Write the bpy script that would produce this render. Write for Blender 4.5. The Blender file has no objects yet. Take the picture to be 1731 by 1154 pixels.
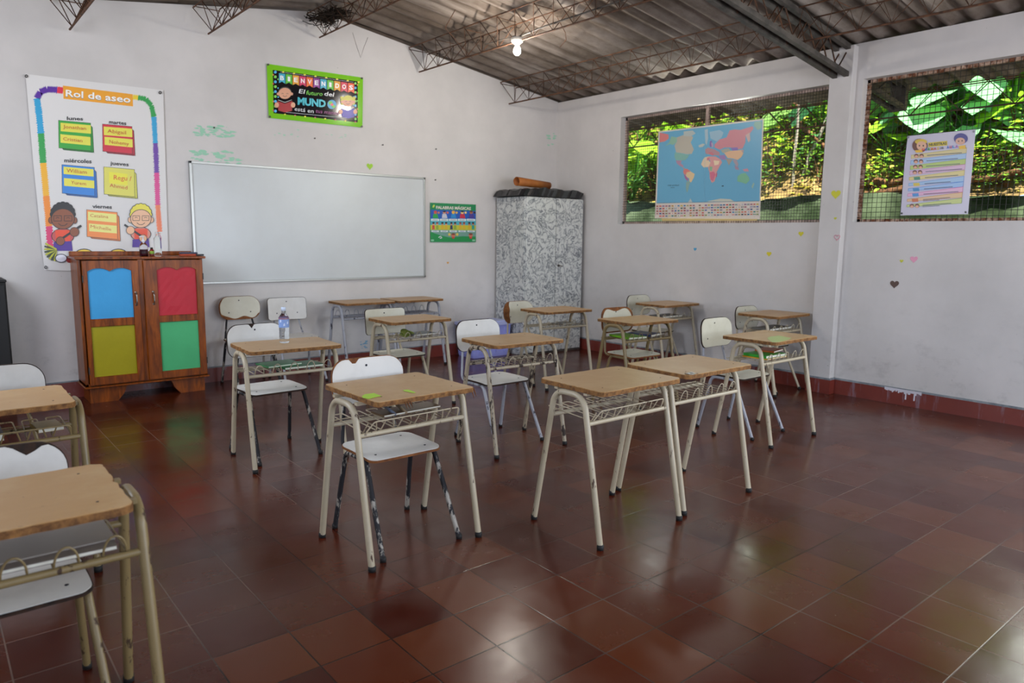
import bpy, math, random
from mathutils import Vector, Matrix
random.seed(7)
PI = math.pi
S = bpy.context.scene
COL = S.collection

# ------------------------------------------------------------------ camera, world, light
FPX = 1223.8
CAM = (-6.9721, -7.5562, 1.5)
YAW, PITCH, ROLL = 0.6879, 0.1433, 0.0118
_r = Vector((math.cos(YAW), -math.sin(YAW), 0))
_f = Vector((math.sin(YAW)*math.cos(PITCH), math.cos(YAW)*math.cos(PITCH), -math.sin(PITCH)))
_u = _r.cross(_f)
RT = _r*math.cos(ROLL) + _u*math.sin(ROLL)
UP = -_r*math.sin(ROLL) + _u*math.cos(ROLL)
FW = _f
cd = bpy.data.cameras.new('camera')
cam = bpy.data.objects.new('camera', cd); COL.objects.link(cam)
cam.matrix_world = Matrix(((RT.x, UP.x, -FW.x, CAM[0]), (RT.y, UP.y, -FW.y, CAM[1]), (RT.z, UP.z, -FW.z, CAM[2]), (0, 0, 0, 1)))
cd.sensor_width = 36; cd.lens = FPX/1731*36; cd.clip_end = 200
cd.dof.use_dof = True; cd.dof.focus_distance = 4.2; cd.dof.aperture_fstop = 2.8
S.camera = cam

S.view_settings.view_transform = 'Standard'
S.view_settings.look = 'None'
S.view_settings.gamma = 1
S.view_settings.use_curve_mapping = False
S.view_settings.exposure = 1.48

w = bpy.data.worlds.new('world'); S.world = w; w.use_nodes = True
nt = w.node_tree
bg = nt.nodes['Background']
sk = nt.nodes.new('ShaderNodeTexSky'); sk.sky_type = 'HOSEK_WILKIE'; sk.turbidity = 4; sk.sun_direction = (0.3, -0.35, 0.9)
nt.links.new(sk.outputs[0], bg.inputs[0]); bg.inputs[1].default_value = 2.6

def light(name, kind, loc, energy, color, size=None, target=None, rot=None):
    d = bpy.data.lights.new(name, kind); d.energy = energy; d.color = color
    o = bpy.data.objects.new(name, d); COL.objects.link(o); o.location = loc
    if kind == 'AREA': d.shape = 'RECTANGLE'; d.size, d.size_y = size
    if target is not None:
        o.rotation_euler = (Vector(target)-Vector(loc)).to_track_quat('-Z', 'Z').to_euler()
    return o
sun = light('sun', 'SUN', (2, -6, 12), 7.8, (1, .95, .84), target=(2+3.6, -6+2.4, 12-9)); sun.data.angle = math.radians(1.5)
# daylight entering by the openings of the room that lie outside the frame
light('daylight_rear_opening', 'AREA', (-3.0, -9.95, 1.6), 60, (.80, .87, 1.0), (4.4, 1.7), (-3.4, 0, 1.7))
light('daylight_left_window_far', 'AREA', (-7.93, -2.54, 2.34), 56, (.84, .90, 1.0), (2.6, 1.25), (0, -2.54, 1.4))
light('daylight_left_window_near', 'AREA', (-7.93, -5.6, 2.34), 12, (.84, .90, 1.0), (2.7, 1.25), (0, -5.0, 1.4))
light('daylight_left_window_rear', 'AREA', (-7.93, -8.6, 2.34), 30, (.84, .90, 1.0), (2.4, 1.25), (0, -7.5, 1.4))
light('daylight_third_window', 'AREA', (-0.12, -8.65, 2.3), 40, (.92, .97, 1.0), (2.5, 1.3), (-6, -8.0, 1.2))
light('daylight_second_window', 'AREA', (-0.02, -6.5, 2.34), 22, (.95, 1, .95), (1.5, 1.25), (-6, -5.5, 1.0))
light('daylight_first_window', 'AREA', (0.18, -2.5, 2.34), 20, (.95, 1, .92), (2.6, 1.25), (-6, -3.2, 1.0))

# ------------------------------------------------------------------ small maths
def hit(px, py, axis, val):
    """world point where the sight line of a measured photo point meets the plane axis=val"""
    d = FW + RT*((px-865.5)/FPX) - UP*((py-577)/FPX)
    t = (val-CAM[axis])/d[axis]
    return Vector(CAM) + d*t
def lin(c):
    c = c/255.0
    return c/12.92 if c <= .04045 else ((c+.055)/1.055)**2.4
def rgb(r, g, b): return (lin(r), lin(g), lin(b), 1)
def hx(s): return rgb(int(s[0:2], 16), int(s[2:4], 16), int(s[4:6], 16))

# ------------------------------------------------------------------ materials
class NT:
    def __init__(s, name):
        s.m = bpy.data.materials.new(name); s.m.use_nodes = True
        s.t = s.m.node_tree; s.b = s.t.nodes['Principled BSDF']; s.o = s.t.nodes['Material Output']
    def n(s, kind, **kw):
        n = s.t.nodes.new(kind)
        for k, v in kw.items():
            if k in n.inputs.keys(): n.inputs[k].default_value = v
            else: setattr(n, k, v)
        return n
    def l(s, a, b): s.t.links.new(a, b)
    def coord(s, scale=(1, 1, 1), rnd=False, kind='Object'):
        tc = s.n('ShaderNodeTexCoord'); mp = s.n('ShaderNodeMapping'); mp.inputs['Scale'].default_value = scale
        s.l(tc.outputs[kind], mp.inputs[0])
        if rnd:
            oi = s.n('ShaderNodeObjectInfo'); mu = s.n('ShaderNodeVectorMath', operation='SCALE')
            cb = s.n('ShaderNodeCombineXYZ')
            for i in range(3): s.l(oi.outputs['Random'], cb.inputs[i])
            s.l(cb.outputs[0], mu.inputs[0]); mu.inputs['Scale'].default_value = 37.0
            s.l(mu.outputs[0], mp.inputs['Location'])
        return mp.outputs[0]
    def noise(s, co, scale, detail=4, rough=.6, dist=0):
        n = s.n('ShaderNodeTexNoise'); n.inputs['Scale'].default_value = scale; n.inputs['Detail'].default_value = detail
        n.inputs['Roughness'].default_value = rough; n.inputs['Distortion'].default_value = dist
        s.l(co, n.inputs['Vector']); return n.outputs['Fac']
    def ramp(s, fac, stops):
        r = s.n('ShaderNodeValToRGB'); e = r.color_ramp.elements
        while len(e) < len(stops): e.new(.5)
        for i, (p, c) in enumerate(stops): e[i].position = p; e[i].color = c if len(c) == 4 else (*c, 1)
        s.l(fac, r.inputs[0]); return r.outputs[0]
    def mix(s, fac, a, b, mode='MIX'):
        m = s.n('ShaderNodeMix', data_type='RGBA', blend_type=mode)
        for sock, v in ((m.inputs[0], fac), (m.inputs[6], a), (m.inputs[7], b)):
            if hasattr(v, 'is_linked'): s.l(v, sock)
            else: sock.default_value = v
        return m.outputs[2]
    def bump(s, h, strength, dist=.01):
        b = s.n('ShaderNodeBump'); b.inputs['Strength'].default_value = strength; b.inputs['Distance'].default_value = dist
        s.l(h, b.inputs['Height']); s.l(b.outputs[0], s.b.inputs['Normal'])
G = lambda v: (v, v, v, 1)

def plain(name, col, rough=.5, metal=0, spec=.5, emit=None, coat=0):
    k = NT(name); k.b.inputs['Base Color'].default_value = col; k.b.inputs['Roughness'].default_value = rough
    k.b.inputs['Metallic'].default_value = metal; k.b.inputs['Specular IOR Level'].default_value = spec
    if coat: k.b.inputs['Coat Weight'].default_value = coat; k.b.inputs['Coat Roughness'].default_value = .12
    if emit: k.b.inputs['Emission Color'].default_value = col; k.b.inputs['Emission Strength'].default_value = emit
    return k.m
def mottled(name, c1, c2, scale=6, rough=.5, bump=.0, metal=0, rnd=False, stretch=(1, 1, 1), lo=.35, hi=.65, detail=5):
    k = NT(name); k.b.inputs['Specular IOR Level'].default_value = .3; co = k.coord(stretch, rnd); f = k.noise(co, scale, detail)
    k.l(k.ramp(f, [(lo, c1), (hi, c2)]), k.b.inputs['Base Color'])
    k.b.inputs['Roughness'].default_value = rough; k.b.inputs['Metallic'].default_value = metal
    if bump: k.bump(k.noise(co, scale*4, 6), bump)
    return k.m

def wall_material():
    k = NT('white_wall_paint'); co = k.coord()
    big = k.noise(co, .9, 5); fine = k.noise(co, 14, 6, .7)
    c = k.mix(k.ramp(big, [(.35, G(0)), (.7, G(1))]), hx('D6D0CC'), hx('C4BFBB'))
    # grime low on the wall and scuffs
    sx = k.n('ShaderNodeSeparateXYZ'); k.l(co, sx.inputs[0])
    mr = k.n('ShaderNodeMapRange'); mr.inputs[1].default_value = 0.15; mr.inputs[2].default_value = 1.1; mr.inputs[3].default_value = 1; mr.inputs[4].default_value = 0
    k.l(sx.outputs[2], mr.inputs[0])
    sc = k.ramp(k.noise(k.coord((1, 1, 1.6)), 3.2, 9, .75), [(.52, G(0)), (.72, G(1))])
    mu = k.n('ShaderNodeMath', operation='MULTIPLY'); k.l(mr.outputs[0], mu.inputs[0]); k.l(sc, mu.inputs[1])
    mu2 = k.n('ShaderNodeMath', operation='MULTIPLY'); k.l(mu.outputs[0], mu2.inputs[0]); mu2.inputs[1].default_value = .55
    c = k.mix(mu2.outputs[0], c, hx('8F8A86'))
    sp = k.ramp(k.noise(co, 26, 2, .5), [(.77, G(0)), (.80, G(1))])
    c = k.mix(sp, c, hx('9A928C'))
    k.l(c, k.b.inputs['Base Color']); k.b.inputs['Roughness'].default_value = .62
    k.bump(fine, .12, .01)
    return k.m

TS, TOX, TOY = .2823, -5.4212, -5.3197
def floor_material():
    k = NT('red_cement_tile'); tc = k.n('ShaderNodeTexCoord')
    sub = k.n('ShaderNodeVectorMath', operation='SUBTRACT'); sub.inputs[1].default_value = (TOX-40*TS, TOY-40*TS, 0)
    k.l(tc.outputs['Object'], sub.inputs[0])
    sc = k.n('ShaderNodeVectorMath', operation='SCALE'); sc.inputs['Scale'].default_value = 1/TS; k.l(sub.outputs[0], sc.inputs[0])
    fl = k.n('ShaderNodeVectorMath', operation='FLOOR'); k.l(sc.outputs[0], fl.inputs[0])
    wn = k.n('ShaderNodeTexWhiteNoise', noise_dimensions='3D'); k.l(fl.outputs[0], wn.inputs['Vector'])
    fr = k.n('ShaderNodeVectorMath', operation='FRACTION'); k.l(sc.outputs[0], fr.inputs[0])
    sp = k.n('ShaderNodeSeparateXYZ'); k.l(fr.outputs[0], sp.inputs[0])
    def edge(o):
        a = k.n('ShaderNodeMath', operation='SUBTRACT'); k.l(o, a.inputs[0]); a.inputs[1].default_value = .5
        b = k.n('ShaderNodeMath', operation='ABSOLUTE'); k.l(a.outputs[0], b.inputs[0]); return b.outputs[0]
    mx = k.n('ShaderNodeMath', operation='MAXIMUM'); k.l(edge(sp.outputs[0]), mx.inputs[0]); k.l(edge(sp.outputs[1]), mx.inputs[1])
    g = k.n('ShaderNodeMapRange'); g.inputs[1].default_value = .4880; g.inputs[2].default_value = .4940; k.l(mx.outputs[0], g.inputs[0])
    co = k.coord()
    tile = k.ramp(wn.outputs['Value'], [(0, hx('3E140B')), (.3, hx('471709')), (.7, hx('501E0C')), (1, hx('5A2A13'))])
    wear = k.ramp(k.noise(co, 1.1, 7, .65), [(.42, G(0)), (.72, G(1))])
    c = k.mix(.45, tile, k.mix(wear, tile, hx('5A3A2B')))
    c = k.mix(k.ramp(k.noise(co, 70, 2), [(.76, G(0)), (.82, G(.8))]), c, hx('5A382C'))
    c = k.mix(k.ramp(k.noise(co, 5, 5), [(.16, G(.5)), (.26, G(0))]), c, hx('310E08'))
    gc = k.ramp(k.noise(co, .8, 3), [(.47, hx('180B09')), (.60, hx('6A564C'))])
    c = k.mix(g.outputs[0], c, gc)
    k.l(c, k.b.inputs['Base Color'])
    # every tile is laid with a tiny tilt of its own
    rr = k.ramp(k.noise(co, 3.2, 6), [(.3, G(.15)), (.7, G(.30))])
    k.l(rr, k.b.inputs['Roughness']); k.b.inputs['Specular IOR Level'].default_value = .36
    h = k.n('ShaderNodeMath', operation='SUBTRACT'); k.l(k.noise(co, 4.5, 3), h.inputs[0]); k.l(g.outputs[0], h.inputs[1])
    k.bump(h.outputs[0], .10, .008)
    return k.m

def laminate_wood(name, a, b, scr):
    k = NT(name); co = k.coord((1.2, 14, 1), True)
    f = k.noise(co, 5, 6, .6, .6); co2 = k.coord((1, 1, 1), True)
    c = k.mix(f, a, b)
    c = k.mix(k.ramp(k.noise(co2, 5, 5), [(.45, G(0)), (.75, G(.7))]), c, scr)
    c = k.mix(k.ramp(k.noise(co2, 60, 2), [(.72, G(0)), (.78, G(.8))]), c, hx('5A4230'))
    k.l(c, k.b.inputs['Base Color']); k.b.inputs['Roughness'].default_value = .38
    k.bump(k.noise(co2, 30, 4), .05, .004); return k.m
def painted_steel(name, paint, paint2, rust, amount, rough=.38, scale=22):
    """enamelled tube; paint flaked off in places that the noise picks"""
    k = NT(name); co = k.coord((1, 1, .35), True)
    f = k.noise(co, scale, 6, .7); m = k.ramp(f, [(amount-.02, G(1)), (amount+.02, G(0))])
    p = k.mix(k.noise(k.coord((1, 1, 1), True), 4, 4), paint, paint2)
    c = k.mix(m, p, rust)
    k.l(c, k.b.inputs['Base Color'])
    k.l(k.ramp(m, [(0, G(rough)), (1, G(.75))]), k.b.inputs['Roughness'])
    k.bump(f, .08, .004); return k.m
def glass(name, col, rough=.03, ior=1.45):
    k = NT(name); k.b.inputs['Base Color'].default_value = col; k.b.inputs['Transmission Weight'].default_value = 1
    k.b.inputs['Roughness'].default_value = rough; k.b.inputs['IOR'].default_value = ior; return k.m
def leaf_material(name, a, b, t=.45):
    k = NT(name); oi = k.n('ShaderNodeObjectInfo'); co = k.coord((1, 1, 1), True)
    c = k.mix(k.noise(co, 2.2, 3), a, b); k.l(c, k.b.inputs['Base Color']); k.b.inputs['Roughness'].default_value = .5
    tr = k.n('ShaderNodeBsdfTranslucent'); k.l(k.mix(.35, c, hx('C8E050')), tr.inputs[0])
    mx = k.n('ShaderNodeMixShader'); mx.inputs[0].default_value = t
    k.l(k.b.outputs[0], mx.inputs[1]); k.l(tr.outputs[0], mx.inputs[2]); k.l(mx.outputs[0], k.o.inputs[0]); return k.m

M = {}
M['wall'] = wall_material(); M['floor'] = floor_material()
M['top'] = laminate_wood('tan_laminate', hx('A8804E'), hx('B28A5A'), hx('C0A074'))
M['core'] = mottled('chipboard_edge', hx('5E3D22'), hx('94683A'), 40, .8, .3, rnd=True)
M['cream'] = painted_steel('cream_enamel', hx('BCB09A'), hx('A69678'), hx('4A3426'), .37)
M['cream_worn'] = painted_steel('worn_cream_enamel', hx('B2A48C'), hx('948672'), hx('33261E'), .44)
M['yellow_cream'] = painted_steel('yellowed_enamel', hx('8E7A54'), hx('74623E'), hx('3E2A1A'), .39)
M['worn_black'] = painted_steel('black_stripped_enamel', hx('A79F94'), hx('8D8579'), hx('17151A'), .55, scale=16)
M['silver'] = painted_steel('pale_grey_enamel', hx('A8A8AE'), hx('94949C'), hx('33303A'), .40)
M['rubber'] = plain('black_rubber', hx('141212'), .7)
M['white_lam'] = mottled('white_laminate', hx('C9C5BF'), hx('D6D2CC'), 5, .35, rnd=True)
M['beige_lam'] = mottled('beige_laminate', hx('C0BAA6'), hx('CDC8B6'), 5, .35, rnd=True)
M['dark_core'] = mottled('dark_plywood_edge', hx('1E1714'), hx('3B2619'), 30, .8, rnd=True)
M['brown_core'] = mottled('bare_brown_plywood', hx('5B3419'), hx('8A552A'), 20, .75, .2, rnd=True)
M['screw'] = plain('dark_screw', hx('1A1A22'), .4, .6)
M['roof'] = None

def roof_material():
    k = NT('fibre_cement_sheet'); co = k.coord((.35, 1, 1)); co1 = k.coord()
    f = k.noise(co, 3.0, 8, .7); c = k.ramp(f, [(.30, hx('4B4038')), (.45, hx('71655B')), (.6, hx('8B8078')), (.75, hx('A59B92'))])
    c = k.mix(k.ramp(k.noise(co1, .7, 5), [(.45, G(0)), (.62, G(.65))]), c, hx('4A3A2C'))
    c = k.mix(k.ramp(k.noise(k.coord((.2, 3, 1)), 2.4, 4), [(.55, G(0)), (.7, G(.5))]), c, hx('B0A59C'))
    k.l(c, k.b.inputs['Base Color']); k.b.inputs['Roughness'].default_value = .9
    k.bump(k.noise(co1, 30, 5), .3, .01); return k.m
M['roof'] = roof_material()
M['rust'] = mottled('rusty_rod', hx('3A2A22'), hx('6E4A33'), 12, .75, .2)
M['dark_steel'] = mottled('dark_primed_steel', hx('34302D'), hx('57504A'), 8, .6, .1)
M['skirt'] = None
def skirt_material():
    k = NT('red_skirting_tile'); co = k.coord()
    c = k.mix(k.noise(co, 5, 4), hx('6B2A22'), hx('82392E'))
    c = k.mix(k.ramp(k.noise(k.coord((1, 3.2, .35)), 2.2, 6, .7), [(.55, G(0)), (.68, G(1))]), c, hx('8E8490'))
    c = k.mix(k.ramp(k.noise(k.coord((2.4, 2.4, .6)), 3.1, 6, .7), [(.30, G(1)), (.36, G(0))]), c, hx('3E3337'))
    k.l(c, k.b.inputs['Base Color']); k.b.inputs['Roughness'].default_value = .3; return k.m
M['skirt'] = skirt_material()
M['skirt_top'] = mottled('grey_skirting_paint', hx('6A7076'), hx('9AA0A2'), 9, .6)
M['wood'] = None
def wood_material(name, a, b, d, rough=.3):
    k = NT(name); co = k.coord((6, 6, .7)); f = k.noise(co, 3.5, 7, .6, 1.2)
    c = k.ramp(f, [(.3, a), (.55, b), (.75, d)]); k.l(c, k.b.inputs['Base Color']); k.b.inputs['Roughness'].default_value = rough; k.b.inputs['Specular IOR Level'].default_value = .22
    k.bump(f, .06, .004); return k.m
M['wood'] = wood_material('varnished_wood', hx('4E2204'), hx('8A430C'), hx('A65A16'))
M['marble'] = None
def marble_material():
    k = NT('marbled_contact_paper'); co = k.coord()
    f = k.noise(co, 7, 5, .62, 1.8)
    v = k.n('ShaderNodeMath', operation='SUBTRACT'); k.l(f, v.inputs[0]); v.inputs[1].default_value = .5
    a = k.n('ShaderNodeMath', operation='ABSOLUTE'); k.l(v.outputs[0], a.inputs[0])
    c1 = k.ramp(a.outputs[0], [(0, hx('30343A')), (.010, hx('83868C')), (.028, hx('C4C5C4')), (.06, hx('DADAD6'))])
    c2 = k.ramp(k.noise(co, 26, 5, .7, .8), [(.36, hx('7E8186')), (.46, hx('E0E0DC'))])
    k.l(k.mix(.5, c1, c2, 'MULTIPLY'), k.b.inputs['Base Color']); k.b.inputs['Roughness'].default_value = .35; return k.m
M['marble'] = marble_material()
M['alu'] = plain('brushed_aluminium', hx('A8A8A4'), .35, .8)
M['board'] = mottled('whiteboard_enamel', hx('C6C8C6'), hx('CDD0CF'), 1.2, .22)
M['frame_pink'] = mottled('pale_primed_iron', hx('8E7A70'), hx('C0A89C'), 14, .7, .1)
M['frame_rust'] = mottled('rust_blistered_iron', hx('6E3F26'), hx('B79B86'), 22, .8, .3, lo=.42, hi=.6)
M['wire'] = plain('galvanised_wire', hx('2A2926'), .6, .3)
M['cement'] = mottled('grey_cement', hx('75706A'), hx('8F8A82'), 4, .9, .2)
M['moss'] = mottled('mossy_stone', hx('1E2E14'), hx('66765A'), 2.2, .95, .5, lo=.4, hi=.72, detail=9)
M['soil'] = mottled('leaf_litter', hx('3C2E1A'), hx('8A7344'), 5, .95, .6, detail=10)
M['bark'] = mottled('brown_bark', hx('3A2618'), hx('6D4A2C'), 8, .9, .5, stretch=(3, 3, .6))
M['pale_bark'] = mottled('grey_bark', hx('6E675C'), hx('9A9284'), 8, .9, .3, stretch=(3, 3, .6))
M['leaf_a'] = leaf_material('bright_leaf', hx('5E9A1C'), hx('9CC82E'))
M['leaf_b'] = leaf_material('mid_green_leaf', hx('2E6B1E'), hx('57952C'))
M['leaf_c'] = leaf_material('broad_pale_leaf', hx('5FA86A'), hx('86C88A'), .35)
M['leaf_d'] = leaf_material('dark_leaf', hx('1E4A26'), hx('3A7440'), .3)
M['leaf_y'] = leaf_material('dry_yellow_leaf', hx('A98A3A'), hx('CDB660'), .4)
M['holder'] = plain('white_porcelain', hx('D8D2C6'), .3)
M['bulb'] = plain('lit_bulb', (1, .98, .94, 1), .2, emit=40)
M['paper_roll'] = mottled('brown_wrapping_paper', hx('8A4B1E'), hx('A8652C'), 4, .6)
M['black_plastic'] = plain('black_plastic_sheet', hx('1B1A1C'), .32)
M['tote'] = plain('blue_violet_plastic', hx('9BA0E6'), .3)
M['tote_lid'] = plain('pale_violet_plastic', hx('B4B9E4'), .3)
M['black'] = plain('black_wood', hx('0E0C0C'), .6)
for n_, c_ in dict(blue='3F9FD8', red='C02A38', yellow='A69A12', green='4FB878').items():
    M['paper_'+n_] = mottled(n_+'_card', hx(c_), tuple(x*.93 for x in hx(c_)[:3])+(1,), 5, .5, .12)
_flat = {}
def flat(h, gloss=.35):
    key = (h, gloss)
    if key not in _flat: _flat[key] = plain('print_'+h, hx(h), gloss)
    return _flat[key]

# ------------------------------------------------------------------ geometry helpers
class MB:
    def __init__(s): s.v = []; s.f = []; s.mi = []; s.sm = []
    def add(s, vs, fs, mi=0, smooth=False):
        o = len(s.v); s.v += [tuple(x) for x in vs]
        for f in fs: s.f.append([o+i for i in f]); s.mi.append(mi); s.sm.append(smooth)
    def box(s, x0, y0, z0, x1, y1, z1, mi=0, bev=0):
        if bev:
            b = min(bev, abs(x1-x0)/2.01, abs(y1-y0)/2.01, abs(z1-z0)/2.01)
            vs = []; 
            X, Y, Z = (x0, x1), (y0, y1), (z0, z1); sg = (1, -1)
            idx = {}
            for i in (0, 1):
                for j in (0, 1):
                    for l in (0, 1):
                        for a in range(3):
                            p = [X[i]+sg[i]*b, Y[j]+sg[j]*b, Z[l]+sg[l]*b]
                            p[a] = (X, Y, Z)[a][(i, j, l)[a]]
                            idx[(i, j, l, a)] = len(vs); vs.append(p)
            fs = []
            for a in range(3):
                o = [q for q in range(3) if q != a]
                for e in (0, 1):
                    q = []
                    for (u, v) in ((0, 0), (1, 0), (1, 1), (0, 1)):
                        t = [0, 0, 0]; t[a] = e; t[o[0]] = u; t[o[1]] = v; q.append(idx[(*t, a)])
                    if (e == 0) == (a != 1): q = q[::-1]
                    fs.append(q)
            for a in range(3):          # edge bevels: run along axis a
                o = [q for q in range(3) if q != a]
                for u in (0, 1):
                    for v in (0, 1):
                        t0 = [0, 0, 0]; t0[o[0]] = u; t0[o[1]] = v; t1 = list(t0); t1[a] = 1
                        fs.append([idx[(*t0, o[0])], idx[(*t0, o[1])], idx[(*t1, o[1])], idx[(*t1, o[0])]])
            for i in (0, 1):
                for j in (0, 1):
                    for l in (0, 1): fs.append([idx[(i, j, l, a)] for a in range(3)])
            s.add(vs, fs, mi); return
        vs = [(x, y, z) for x in (x0, x1) for y in (y0, y1) for z in (z0, z1)]
        s.add(vs, [(0, 1, 3, 2), (4, 6, 7, 5), (0, 4, 5, 1), (2, 3, 7, 6), (0, 2, 6, 4), (1, 5, 7, 3)], mi)
    def tube(s, pts, r, n=8, mi=0, cap=True, closed=False):
        pts = [Vector(p) for p in pts]; rings = []
        N = len(pts); rr = r if isinstance(r, (list, tuple)) else [r]*N
        t0 = (pts[1]-pts[0]).normalized()
        ref = Vector((0, 0, 1)) if abs(t0.z) < .9 else Vector((1, 0, 0))
        nn = (ref - t0*ref.dot(t0)).normalized()
        vs = []
        for i, p in enumerate(pts):
            if closed: t = (pts[(i+1) % N]-pts[i-1]).normalized()
            elif i == 0: t = t0
            elif i == N-1: t = (pts[i]-pts[i-1]).normalized()
            else:
                t = ((pts[i+1]-pts[i]).normalized()+(pts[i]-pts[i-1]).normalized())
                t = t.normalized() if t.length > 1e-6 else (pts[i+1]-pts[i]).normalized()
            nn = (nn - t*nn.dot(t)); nn = nn.normalized() if nn.length > 1e-6 else t.orthogonal().normalized()
            bb = t.cross(nn)
            for k in range(n):
                a = 2*PI*k/n; vs.append(p + (nn*math.cos(a)+bb*math.sin(a))*rr[i])
        fs = []
        for i in range(N if closed else N-1):
            j = (i+1) % N
            for k in range(n): fs.append([i*n+k, i*n+(k+1) % n, j*n+(k+1) % n, j*n+k])
        s.add(vs, fs, mi, True)
        if cap and not closed:
            s.add(vs[:n], [list(range(n))[::-1]], mi); s.add(vs[-n:], [list(range(n))], mi)
    def lathe(s, prof, c=(0, 0, 0), n=20, mi=0, mat=None):
        vs = []
        for (r, z) in prof:
            for k in range(n):
                a = 2*PI*k/n; v = Vector((r*math.cos(a), r*math.sin(a), z))
                if mat: v = mat @ v
                vs.append(v+Vector(c))
        fs = [[i*n+k, i*n+(k+1) % n, (i+1)*n+(k+1) % n, (i+1)*n+k] for i in range(len(prof)-1) for k in range(n)]
        s.add(vs, fs, mi, True)
    def panel(s, outline, T, thick, rings=5, mi_front=0, mi_side=0, disp=None, inner=None):
        """solid sheet: outline in (u,v) round a centre, T(u,v,w) maps to 3D, w runs through the thickness"""
        n = len(outline); cu = sum(p[0] for p in outline)/n; cv = sum(p[1] for p in outline)/n
        def lay(w):
            o = [(cu, cv)]
            for r in range(1, rings+1):
                for (u, v) in (outline if r == rings or not inner else inner): o.append((cu+(u-cu)*r/rings, cv+(v-cv)*r/rings))
            return [T(u, v, w+(disp(u, v) if disp else 0)) for u, v in o]
        def faces():
            fs = [[0, 1+k, 1+(k+1) % n] for k in range(n)]
            for r in range(rings-1):
                a, b = 1+r*n, 1+(r+1)*n
                for k in range(n): fs.append([a+k, b+k, b+(k+1) % n, a+(k+1) % n])
            return fs
        A = lay(thick/2); B = lay(-thick/2)
        s.add(A, faces(), mi_front, True); s.add(B, [f[::-1] for f in faces()], mi_side, True)
        ea = A[-n:]; eb = B[-n:]
        s.add(ea+eb, [[k, n+k, n+(k+1) % n, (k+1) % n] for k in range(n)], mi_side, False)
    def build(s, name, mats, parent=None, label=None):
        me = bpy.data.meshes.new(name); me.from_pydata(s.v, [], s.f)
        for m in (mats if isinstance(mats, (list, tuple)) else [mats]): me.materials.append(m)
        me.polygons.foreach_set('material_index', s.mi); me.polygons.foreach_set('use_smooth', s.sm)
        me.update()
        o = bpy.data.objects.new(name, me); COL.objects.link(o)
        if parent is not None: o.parent = parent
        if label: o['label'] = label
        return o
def tag(o, label, cat, group=None, kind=None):
    o['label'] = label; o['category'] = cat
    if group: o['group'] = group
    if kind: o['kind'] = kind
    return o
def thing(name, label, cat, loc=(0, 0, 0), rz=0, group=None):
    o = bpy.data.objects.new(name, None); COL.objects.link(o); o.location = loc; o.rotation_euler = (0, 0, rz)
    o.empty_display_size = .1
    return tag(o, label, cat, group)
def struct(o): o['kind'] = 'structure'; return o
def copy_tree(o, parent=None):
    c = o.copy(); COL.objects.link(c); c.parent = parent
    for ch in list(o.children): copy_tree(ch, c)
    return c
def fillet(pts, r, seg=7):
    pts = [Vector(p) for p in pts]; out = [pts[0]]
    for i in range(1, len(pts)-1):
        a, b, c = pts[i-1], pts[i], pts[i+1]; u = (a-b).normalized(); v = (c-b).normalized()
        ang = u.angle(v)
        if ang > PI-.02: out.append(b); continue
        d = min(r/math.tan(ang/2), (a-b).length*.49, (c-b).length*.49); rr = d*math.tan(ang/2)
        cen = b+(u+v).normalized()*(rr/math.sin(ang/2))
        s0 = b+u*d-cen; s1 = b+v*d-cen; tot = s0.angle(s1); ax = s0.cross(s1).normalized()
        for k in range(seg+1): out.append(cen+Matrix.Rotation(tot*k/seg, 3, ax) @ s0)
    out.append(pts[-1]); return out
def rrect(w, h, r, seg=6, jag=0, cx=0, cy=0, sub=0, rs=None):
    o = []
    rs = rs or [r]*4
    for (sx, sy, a0), q in zip(((1, 1, 0), (-1, 1, 90), (-1, -1, 180), (1, -1, 270)), rs):
        for k in range(seg+1):
            a = math.radians(a0+90*k/seg); o.append((cx+sx*(w/2-q)+q*math.cos(a), cy+sy*(h/2-q)+q*math.sin(a)))
    if sub:
        p = []
        for i in range(len(o)):
            a, b = o[i], o[(i+1) % len(o)]; L = math.hypot(b[0]-a[0], b[1]-a[1]); n = max(1, int(L/sub))
            for k in range(n): p.append((a[0]+(b[0]-a[0])*k/n, a[1]+(b[1]-a[1])*k/n))
        o = p
    if jag: o = [(x*(1-abs(random.gauss(0, jag))/max(.05, abs(x)+abs(y))), y*(1-abs(random.gauss(0, jag))/max(.05, abs(x)+abs(y)))) for x, y in o]
    return o

# ------------------------------------------------------------------ the room shell
XL, YR = -7.95, -10.1           # left wall and rear wall
ZW, RIDGE, SL = 3.31, -3.45, .145
def zroof(x): return ZW+SL*(-RIDGE)-SL*abs(x-RIDGE)
SILL, HEAD = 1.68, 2.995
b = MB(); b.box(XL-.2, YR-.2, -.1, .2, .2, 0); struct(b.build('floor', M['floor']))
# back wall is a gable
b = MB()
n_ = 40
xs = [XL-.2+(0.0-(XL-.2))*i/n_ for i in range(n_+1)]
for i in range(n_):
    x0, x1 = xs[i], xs[i+1]
    vs = [(x0, 0, 0), (x1, 0, 0), (x1, 0, zroof(x1)+.02), (x0, 0, zroof(x0)+.02), (x0, .15, 0), (x1, .15, 0), (x1, .15, zroof(x1)+.02), (x0, .15, zroof(x0)+.02)]
    b.add(vs, [(0, 1, 2, 3), (5, 4, 7, 6), (3, 2, 6, 7), (0, 4, 5, 1)])
struct(b.build('wall_back', M['wall']))
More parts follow.
